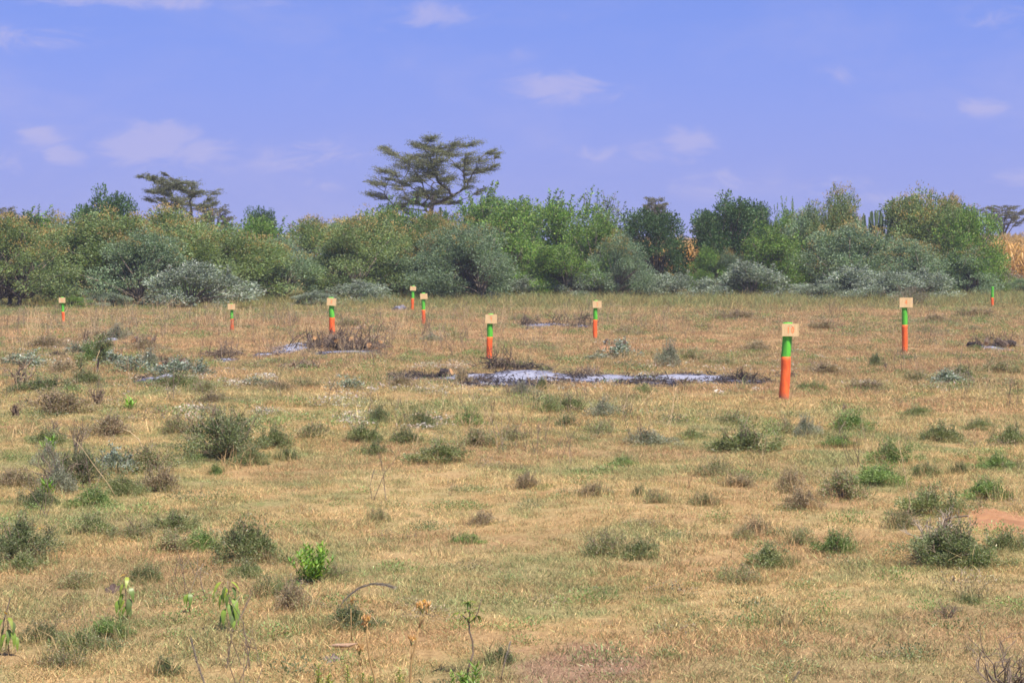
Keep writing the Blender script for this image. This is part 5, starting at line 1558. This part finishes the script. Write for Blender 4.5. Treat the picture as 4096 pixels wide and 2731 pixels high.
def flower_stalk(base, path, heads, label, leafy=0):
    """path and heads in photograph pixels, at the depth of the base"""
    p = at(*base); s = 1 / ppm(p.y); rng = np.random.default_rng(int(base[0]))
    root = empty('flower_stalk', p, 0, label, 'flower', 'orange flowering succulent stalks')
    g = Geo(); pt = lambda a, b: np.array([(a - base[0]) * s, 0, (base[1] - b) * s])
    for pth, r0 in path:
        tube(g, [pt(*q) for q in pth], r0 * s, r0 * .6 * s, 6, (1.0, 1.0, 1.0))
    link('stem', g.mesh('stem', [M_SSTEM], True), root)
    for (hx, hy, w, n, nf) in heads:
        g = Geo(); c = pt(hx, hy)
        for k in range(n):
            a = rng.random() * 6.28; r = w / 2 * np.sqrt(rng.random())
            q = c + np.array([math.cos(a) * r, math.sin(a) * r, 0]) * s
            q[2] += (6 - .012 * r * r + rng.normal() * 5) * s
            tube(g, [c - (0, 0, 26 * s), (c + q) / 2 - (0, 0, 8 * s), q], .7 * s, .6 * s, 3, (.30, .30, .10))
            o = link('open_flower' if k < nf else 'flower_bud', FL if k < nf else BUD, root)
            sc = 1.0 if k < nf else .9 + .3 * rng.random()
            o.location = q + (np.array([0, 0, 14 * s]) if k < nf else 0)
            o.scale = (sc * .9,) * 3
            o.rotation_euler = (rng.normal() * .35 - (.5 if k < nf else 0), rng.normal() * .35, rng.random() * 6)
        link('flower_cluster', g.mesh('flower_cluster', [M_PLANT]), root)
    for k in range(leafy):
        o = link('leaf', LEAFS[3], root); o.location = pt(*path[0][0][1 + k % 2]); o.scale = (36 * s,) * 3; o.rotation_euler = (0, R(-170 + 20 * k), R(180 * k))
M_SSTEM = rough_mat('reddish_stem', (.30, .19, .08), (.38, .26, .11), 40, .1)
flower_stalk((1642, 2880), [([(1642, 2884), (1640, 2731), (1646, 2640), (1665, 2560), (1676, 2505)], 6), ([(1676, 2505), (1684, 2470), (1682, 2440)], 3.5), ([(1676, 2505), (1700, 2460), (1706, 2430)], 3.5), ([(1646, 2640), (1646, 2600), (1646, 2566)], 3)],
             [(1690, 2420, 50, 32, 1), (1710, 2412, 30, 12, 1), (1646, 2556, 24, 12, 1)], 'tallest flowering stalk with an orange cluster and a lower side flower', 1)
flower_stalk((1512, 2860), [([(1512, 2864), (1498, 2700), (1480, 2640), (1470, 2560), (1468, 2500)], 5.5)], [(1466, 2472, 36, 30, 1), (1460, 2500, 44, 16, 0)],
             'bent flowering stalk topped by one yellow star flower, near the dark low shrub', 1)
flower_stalk((1446, 2820), [([(1446, 2824), (1444, 2700), (1442, 2660)], 3), ([(1442, 2660), (1434, 2625), (1428, 2604)], 2.2), ([(1442, 2660), (1448, 2630), (1452, 2610)], 2.2)],
             [(1438, 2594, 44, 26, 0)], 'pink-stemmed stalk with a pale unopened flower cluster')
flower_stalk((1407, 2560), [([(1407, 2562), (1405, 2500), (1404, 2430)], 2.5)], [(1409, 2408, 16, 10, 0)], 'single small yellow bud spike inside the dark low shrub')

# grass plumes, spikes and straws
def plume(name, pts, base, r, label, cat, mat, hair=0, seed=1, dy=0.0, group=None):
    p = at(*base); s = 1 / ppm(p.y); g = Geo(); rng = np.random.default_rng(seed)
    P = np.array([((a - base[0]) * s, dy * k * s, (base[1] - b) * s) for k, (a, b) in enumerate(pts)])
    tube(g, P, r * s, r * .5 * s, 5, (1, 1, 1))
    root = tag(link(name, None, None, p), label, cat, group)
    link('stalk', g.mesh('stalk', [M_STRAW if mat is None else mat], True), root)
    if hair:
        hgeo = Geo(); k = len(P); a0 = k - hair[0]
        t = rng.random(hair[1]) ** .9 * (k - 1 - a0) + a0
        Q = np.stack([np.interp(t, np.arange(k), P[:, q]) for q in range(3)], 1)
        Dv = np.stack([np.interp(t, np.arange(k), np.gradient(P, axis=0)[:, q]) for q in range(3)], 1)
        leaves(hgeo, Q, unit(Dv) + rng.normal(size=(len(t), 3)) * .16, hair[2] * s, 1.6 * s, pal(rng, len(t), [(.30, .26, .22), (.38, .33, .27)], .15), rng)
        link('seed_head', hgeo.mesh('seed_head', [M_PLANT]), root)
    return root
plume('grass_plume', [(1350, 2470), (1362, 2420), (1392, 2385), (1430, 2354), (1480, 2334), (1530, 2334), (1568, 2344)], (1350, 2480), 1.6, 'arching grey grass plume over the dark low shrub', 'grass plume', M_SPIKE, (6, 420, 30), 3)
plume('straw', [(1520, 2510), (1495, 2470), (1450, 2430)], (1522, 2512), 2.2, 'bent pale straw beside the yellow star flower', 'straw', None)
plume('grass_spike', [(832, 2790), (818, 2731), (790, 2650), (768, 2560)], (832, 2800), 3, 'brown slanting grass spike rising from the frame foot', 'grass spike', M_SPIKE, (4, 500, 22), 4)
plume('grass_spike', [(2002, 2731), (2012, 2670), (2040, 2570)], (2002, 2735), 2, 'thin grey-green grass spike near the reddish grass patch', 'grass spike', M_SPIKE, (2, 160, 18), 5)
plume('grass_spike', [(3160, 2790), (3168, 2731), (3190, 2692)], (3160, 2795), 3, 'olive grass spike tip at the frame foot', 'grass spike', M_STEM, (2, 160, 18), 6)
plume('bent_stalk', [(465, 1990), (430, 1930), (370, 1850), (330, 1790), (296, 1752)], (466, 1992), 1.7, 'long straight straw stalk leaning through the dead weeds', 'straw', None)
plume('bent_stalk', [(580, 1858), (574, 1800), (555, 1755), (520, 1725), (492, 1715)], (580, 1860), 3, 'arched straw stalk beside the dark dense shrub', 'straw', None)
plume('bent_stalk', [(375, 1500), (385, 1440), (400, 1400)], (375, 1505), 2, 'thin bent straw against the leaning leafy stem', 'straw', None)
plume('bent_stalk', [(800, 2640), (812, 2540), (806, 2470), (800, 2430), (806, 2400), (812, 2372)], (812, 2402 + 60), 2.5, 'dark crooked twig between the little and the fullest seedling', 'twig', M_TWIG) if False else None
plume('crooked_twig', [(826, 2400), (808, 2345), (800, 2300), (812, 2250)], (826, 2404), 2.6, 'dark crooked twig standing behind the fullest seedling', 'twig', M_TWIG)
plume('bent_stalk', [(3590, 1760), (3620, 1900), (3640, 2010), (3620, 2100)][::-1], (3620, 2105), 2.2, 'long thin stem curving up past the peaked green shrub', 'straw', None)

# small yellow flower
p = at(165, 2150); s_ = 1 / ppm(p.y)
root = empty('yellow_flower', p, 0, 'single small yellow flower above the large greyish twiggy shrub', 'flower')
g = Geo(); tube(g, [(0, 0, 0), (0, 0, 34 * s_)], 1.5 * s_, 1 * s_, 4, (1, 1, 1)); link('stem', g.mesh('stem', [M_STEM]), root)
g = Geo()
n_ = 12; a_ = np.arange(n_) / n_ * 6.283
leaves(g, np.tile([0, 0, 36 * s_], (n_, 1)), np.stack([np.cos(a_), np.sin(a_), np.full(n_, .35)], 1), 10 * s_, 5 * s_, np.tile([.80, .62, .03], (n_, 1)), rg, side=np.stack([-np.sin(a_), np.cos(a_), 0 * a_], 1))
link('petals', g.mesh('petals', [M_PETAL]), root)

# flat wood chip
p = at(1372, 2598); s_ = 1 / ppm(p.y)
g = Geo(); tube(g, [(-62 * s_, .02, .012), (-30 * s_, 0, .02), (20 * s_, -.01, .022), (60 * s_, .0, .03)], .008, .003, 6, (1, 1, 1), rr=[.003, .009, .010, .002])
tag(link('wood_chip', g.mesh('wood_chip', [M_WOOD], True), None, p), 'long flat reddish wood chip lying beside the bent flowering stalk', 'wood chip')

# ================================================================== LEAF LITTER, HERBS, GRASS, MAIZE
def litter():
    rng = np.random.default_rng(61)
    me = []
    for i in range(4):
        g = Geo(); n = 14
        b = ball(rng, n, .5) * np.array([.12, .12, .05]); b[:, 2] = np.abs(b[:, 2]) + .01
        leaves(g, b, rng.normal(size=(n, 3)) * np.array([1, 1, .5]), .036, .013, pal(rng, n, [(.34, .31, .27), (.42, .39, .35), (.27, .25, .20), (.33, .24, .20), (.30, .30, .22)], .15), rng, fold=.5)
        me.append(g.mesh('litter', [M_SILV]))
    c = source_collection('litter_piece', me)
    spots = [(2480, 1405, 150, 60, 90), (1770, 1465, 240, 24, 60), (1730, 1555, 360, 34, 70), (2300, 1560, 200, 20, 14), (680, 1540, 260, 60, 80), (940, 1535, 120, 14, 40), (1075, 1510, 90, 14, 24),
             (3800, 1530, 200, 50, 80), (1720, 1690, 130, 44, 70), (1410, 1680, 90, 60, 40), (1380, 1590, 160, 70, 60), (1530, 1350, 170, 40, 30), (1080, 1650, 60, 24, 20), (780, 1650, 90, 90, 50), (140, 1460, 320, 90, 150), (300, 1400, 420, 70, 120), (850, 1500, 300, 60, 60),
             (3200, 1440, 260, 100, 50), (3480, 1545, 180, 30, 24), (2600, 1460, 60, 26, 16), (1240, 1380, 220, 20, 40), (1450, 1310, 90, 20, 30), (2800, 1480, 500, 60, 60), (2950, 1560, 320, 20, 10), (250, 1380, 300, 60, 50)]
    P = []
    for px, py, w, h, n in spots:
        for _ in range(int(n * .75)):
            q = at(px + rng.normal() * w / 3, py + rng.normal() * h / 3); P.append(q)
    P = np.array(P); n = len(P)
    o = scatter('leaf_litter', P, rng.random(n) * 6.28, .5 + .8 * rng.random(n), rng.integers(0, 4, n), c)
    tag(o, 'curled silvery and pinkish dead leaves strewn in the grass', None, None, 'stuff')
litter()

def stalks():
    rng = np.random.default_rng(67); me = []
    for i in range(5):
        g = Geo()
        for k in range(4):
            b = rng.normal(size=3) * np.array([.04, .04, 0]); h = .16 + .16 * rng.random(); d = np.array([rng.normal() * .25, rng.normal() * .25, 1.0])
            q = rng.normal(size=3) * .02
            c = np.array([(1.3, 1.2, 1.0), (.8, .8, .8)][k % 2])
            tube(g, [b, b + d * h * .5 + q, b + d * h + q * .5], .0022, .001, 3, c)
            for _ in range(2):
                p = b + d * h * (.4 + .5 * rng.random()) + q * .7
                tube(g, [p, p + unit(rng.normal(size=3) * .8 + np.array([0, 0, 1.0])) * h * .35], .0015, .0008, 3, c)
        me.append(g.mesh('dry_stalk', [M_STRAW if i % 2 else M_TWIG]))
    c = source_collection('dry_stalk', me)
    x, y = wedge(rng, 7, 60, 1.3)
    k = value_noise(x, y, .35, 21) + np.clip(-x / y * .9, -.15, .2)
    m = k > .56; x, y = x[m], y[m]; n = len(x)
    s = (.5 + .7 * rng.random(n)) * (1 + y / 60)
    tag(scatter('dry_stalks', np.stack([x, y, H(x, y)], 1), rng.random(n) * 6.28, s, rng.integers(0, 5, n), c), 'thin dry weed stalks standing in the grass', None, None, 'stuff')
stalks()

def charcoal():
    rng = np.random.default_rng(66)
    me = []
    for i in range(4):
        g = Geo()
        for k in range(9):
            p = rng.normal(size=3) * np.array([.09, .09, .01]) + (0, 0, .012); d = unit(rng.normal(size=3) * np.array([1, 1, .3])); l = .03 + .10 * rng.random()
            tube(g, [p, p + d * l * .5 + rng.normal(size=3) * .006, p + d * l], .006 + .008 * rng.random(), .003, 4, (1, 1, 1))
        me.append(g.mesh('charcoal_bits', [M_CHAR if i < 3 else M_LOG]))
    c = source_collection('charcoal_piece', me)
    P = []
    for px, py, w, h, ht, wh, lab in ASH:
        for _ in range(int(w * (h ** .5) / 60 * (1.35 - wh))):
            a = rng.random() * 6.28; r = rng.random() ** .35 * .47
            P.append(at(px + math.cos(a) * r * w, py + math.sin(a) * r * h))
    P = np.array(P); n = len(P)
    tag(scatter('charcoal_debris', P + np.array([0, 0, .02]), rng.random(n) * 6.28, .3 + .45 * rng.random(n), rng.integers(0, 4, n), c), 'charred twig ends and charcoal crumbs littering the ash beds', None, None, 'stuff')
charcoal()

def herbs():
    rng = np.random.default_rng(62)
    me = [herb(700 + i, .10, .06, 170, .012, .005, [MG, BGc, DG, MG, BR, BGc][i]) for i in range(6)]
    c = source_collection('herb_piece', me)
    P, sc = [], []
    for y0, y1, d, s in ((6.5, 20, 9, 1.0), (20, 40, 7, 1.5), (40, 76, 3.0, 2.2)):
        x, y = wedge(rng, y0, y1, d)
        k = value_noise(x, y, .7, 4) * .55 + value_noise(x, y, .2, 5) * .45 + np.clip(-x / y * .35, -.03, .09)
        m = (k > .47) & keep(x, y)
        x, y = x[m], y[m]
        P.append(np.stack([x, y, H(x, y)], 1)); sc.append(s * (.45 + .95 * rng.random(len(x)) ** 1.6))
    q, qs = [], []
    for kind, cx, by, w, h, lab in SH:
        cc = at(cx * K, (by - h * .1) * K); r = w * K / 2 / ppm(cc.y)
        for _ in range(9):
            a = rng.random() * 6.28; d = r * (.55 + .75 * rng.random())
            xx, yy = cc.x + math.cos(a) * d, cc.y + math.sin(a) * d
            q.append((xx, yy, float(H(xx, yy)))); qs.append(r / .3 * (.35 + .5 * rng.random()))
    P.append(np.array(q)); sc.append(np.array(qs))
    P = np.concatenate(P); sc = np.concatenate(sc); n = len(P)
    S3 = np.stack([sc * (1 + rng.random(n) * .6), sc * (1 + rng.random(n) * .4), sc * (.7 + .5 * rng.random(n))], 1)
    o = scatter('ground_herbs', P, rng.random(n) * 6.28, S3, rng.integers(0, 6, n), c)
    tag(o, 'tiny green herb tufts dotted through the dry grass', None, None, 'stuff')
herbs()

def grass():
    rng = np.random.default_rng(63)
    near = [tuft(800 + i, .085, 60, .040, .0030, green=[.08, .35, .18, .6][i % 4], spread=.5) for i in range(8)]
    far = [tuft(820 + i, .20, 80, .070, .0065, green=[.0, .25, .12, .55][i % 4], spread=.6) for i in range(6)]
    tall = [tuft(840 + i, .12, 34, .20, .005, green=[.1, .5][i % 2], spread=.35) for i in range(4)]
    c = source_collection('grass_tuft', near + far + tall)
    P, sc, idx = [], [], []
    def put(x, y, s, lo, hi, zs=None, f=1.0):
        m = keep(x, y, f); x, y, s = x[m], y[m], s[m]
        P.append(np.stack([x, y, H(x, y)], 1)); idx.append(rng.integers(lo, hi, len(x)))
        z = s if zs is None else s * zs
        sc.append(np.stack([s, s, z], 1))
    for y0, y1, d in ((5.0, 12, 165), (12, 20, 120), (20, 34, 62)):
        x, y = wedge(rng, y0, y1, d)
        nz = value_noise(x, y, 1.3, 9)
        m = rng.random(len(x)) < np.clip(.62 + .8 * nz, 0, 1)
        x, y = x[m], y[m]
        put(x, y, (.75 + .5 * rng.random(len(x))) * (.8 + .45 * value_noise(x, y, .9, 3)) * (1 if y1 < 25 else 1.3), 0, 8)
    for y0, y1, d in ((22, 34, 12), (34, 55, 22), (55, 100, 9)):
        x, y = wedge(rng, y0, y1, d)
        nz = value_noise(x, y, .8, 9)
        m = rng.random(len(x)) < np.clip(.3 + 1.3 * nz, 0, 1)
        x, y = x[m], y[m]
        grow = 1 + np.clip((y - 50) / 20, 0, 1) * .9
        put(x, y, (.7 + .5 * rng.random(len(x))) * grow, 8, 14)
    x, y = wedge(rng, 7, 100, 1.5)
    m = rng.random(len(x)) < np.clip(value_noise(x, y, .4, 12) * 1.6 - .5, .03, 1) * np.clip((y - 6) / 30, .12, 1)
    x, y = x[m], y[m]
    put(x, y, (.6 + .6 * rng.random(len(x))) * (1 + np.clip((y - 45) / 25, 0, 1)), 14, 18)
    # taller blades gathered round the dwarf shrubs
    qx, qy, qs = [], [], []
    for kind, cx, by, w, h, lab in SH:
        cc = at(cx * K, (by - h * .1) * K); r = w * K / 2 / ppm(cc.y)
        for _ in range(4):
            a = rng.random() * 6.28; d = r * (.5 + .8 * rng.random())
            qx.append(cc.x + math.cos(a) * d); qy.append(cc.y + math.sin(a) * d); qs.append(.3 + .35 * rng.random() + .006 * cc.y)
    put(np.array(qx), np.array(qy), np.array(qs), 14, 18)
    # longer grass crowding the feet of the bushes
    x = (rng.random(5200) * 2 - 1) * 25; y = 70 + rng.random(5200) ** .8 * 16
    put(x, y, 1.2 + 1.1 * rng.random(5200), 14, 18)
    P_ = np.concatenate(P); S_ = np.concatenate(sc); I_ = np.concatenate(idx); n = len(P_)
    o = scatter('grass', P_, rng.random(n) * 6.28, S_, I_, c)
    tag(o, 'short dry straw-coloured grass with green blades between', None, None, 'stuff')
grass()

def maize():
    rng = np.random.default_rng(64)
    me = []
    for i in range(5):
        g = Geo(); h = 2.5 * (.9 + .2 * rng.random())
        tube(g, [(0, 0, 0), (.02, .02, h * .5), (.05 * rng.normal(), .05, h)], .016, .008, 4, (.50, .34, .15))
        for k in range(10):
            z = h * (.2 + .08 * k); a = rng.random() * 6.28; d = np.array([math.cos(a), math.sin(a), 0]); L = .6 + .25 * rng.random()
            sd_ = np.array([-math.sin(a), math.cos(a), 0]) * .045
            p0 = np.array([0, 0, z]); p1 = p0 + d * L * .5 + (0, 0, .22); p2 = p0 + d * L + (0, 0, -.25 - .2 * rng.random())
            c = np.array([(.52, .29, .095), (.58, .33, .11), (.44, .24, .08)][k % 3])
            g.add([p0 - sd_ * .5, p0 + sd_ * .5, p1 + sd_, p1 - sd_, p2], [(0, 1, 2, 3)], [(3, 2, 4)], c)
        n = 14
        leaves(g, np.tile([0, 0, h], (n, 1)) + rng.normal(size=(n, 3)) * .04, rng.normal(size=(n, 3)) * .4 + np.array([0, 0, 1]), .28, .03, pal(rng, n, [(.55, .38, .18), (.45, .28, .12)], .1), rng)
        me.append(g.mesh('maize_plant', [M_LEAF]))
    c = source_collection('maize_plant', me)
    X, Y = [], []
    for r in range(34):
        y = 118 + r * .9
        xs = np.arange(6.0, 62.0, .33)
        xs = xs + rng.normal(size=len(xs)) * .06
        X.append(xs); Y.append(np.full(len(xs), y) + rng.normal(size=len(xs)) * .08)
    x = np.concatenate(X); y = np.concatenate(Y)
    n = len(x)
    hgt = 1.0 + .10 * np.clip((x - 26) / 6, 0, 1)
    s = (.88 + .2 * rng.random(n)) * hgt
    o = scatter('maize_field', np.stack([x, y, H(x, y)], 1), rng.random(n) * 6.28, s, rng.integers(0, 5, n), c)
    tag(o, 'dry golden maize field standing behind the thicket', None, None, 'stuff')
maize()

# ================================================================== AIR
def haze():
    X, Z0, Z1 = 6400.0, -1.3, 9.2
    g = Geo()
    V = [(-X, -200, Z0), (X, -200, Z0), (X, 6400, Z0), (-X, 6400, Z0), (-X, -200, Z1), (X, -200, Z1), (X, 6400, Z1), (-X, 6400, Z1)]
    m, n, out = mat_base('thin_air_haze')
    v = n.new('ShaderNodeVolumePrincipled')
    v.inputs['Color'].default_value = (.90, .93, 1.0, 1); v.inputs['Density'].default_value = HAZE; v.inputs['Anisotropy'].default_value = .2
    n.link(v.outputs[0], out.inputs['Volume'])
    g.add(V, [(3, 2, 1, 0), (4, 5, 6, 7), (0, 1, 5, 4), (1, 2, 6, 5), (2, 3, 7, 6), (3, 0, 4, 7)], None, (1, 1, 1))
    o = link('haze', g.mesh('haze', [m]))
    tag(o, 'thin warm midday haze lying over the meadow', None, None, 'stuff')
HAZE = .0006
haze()
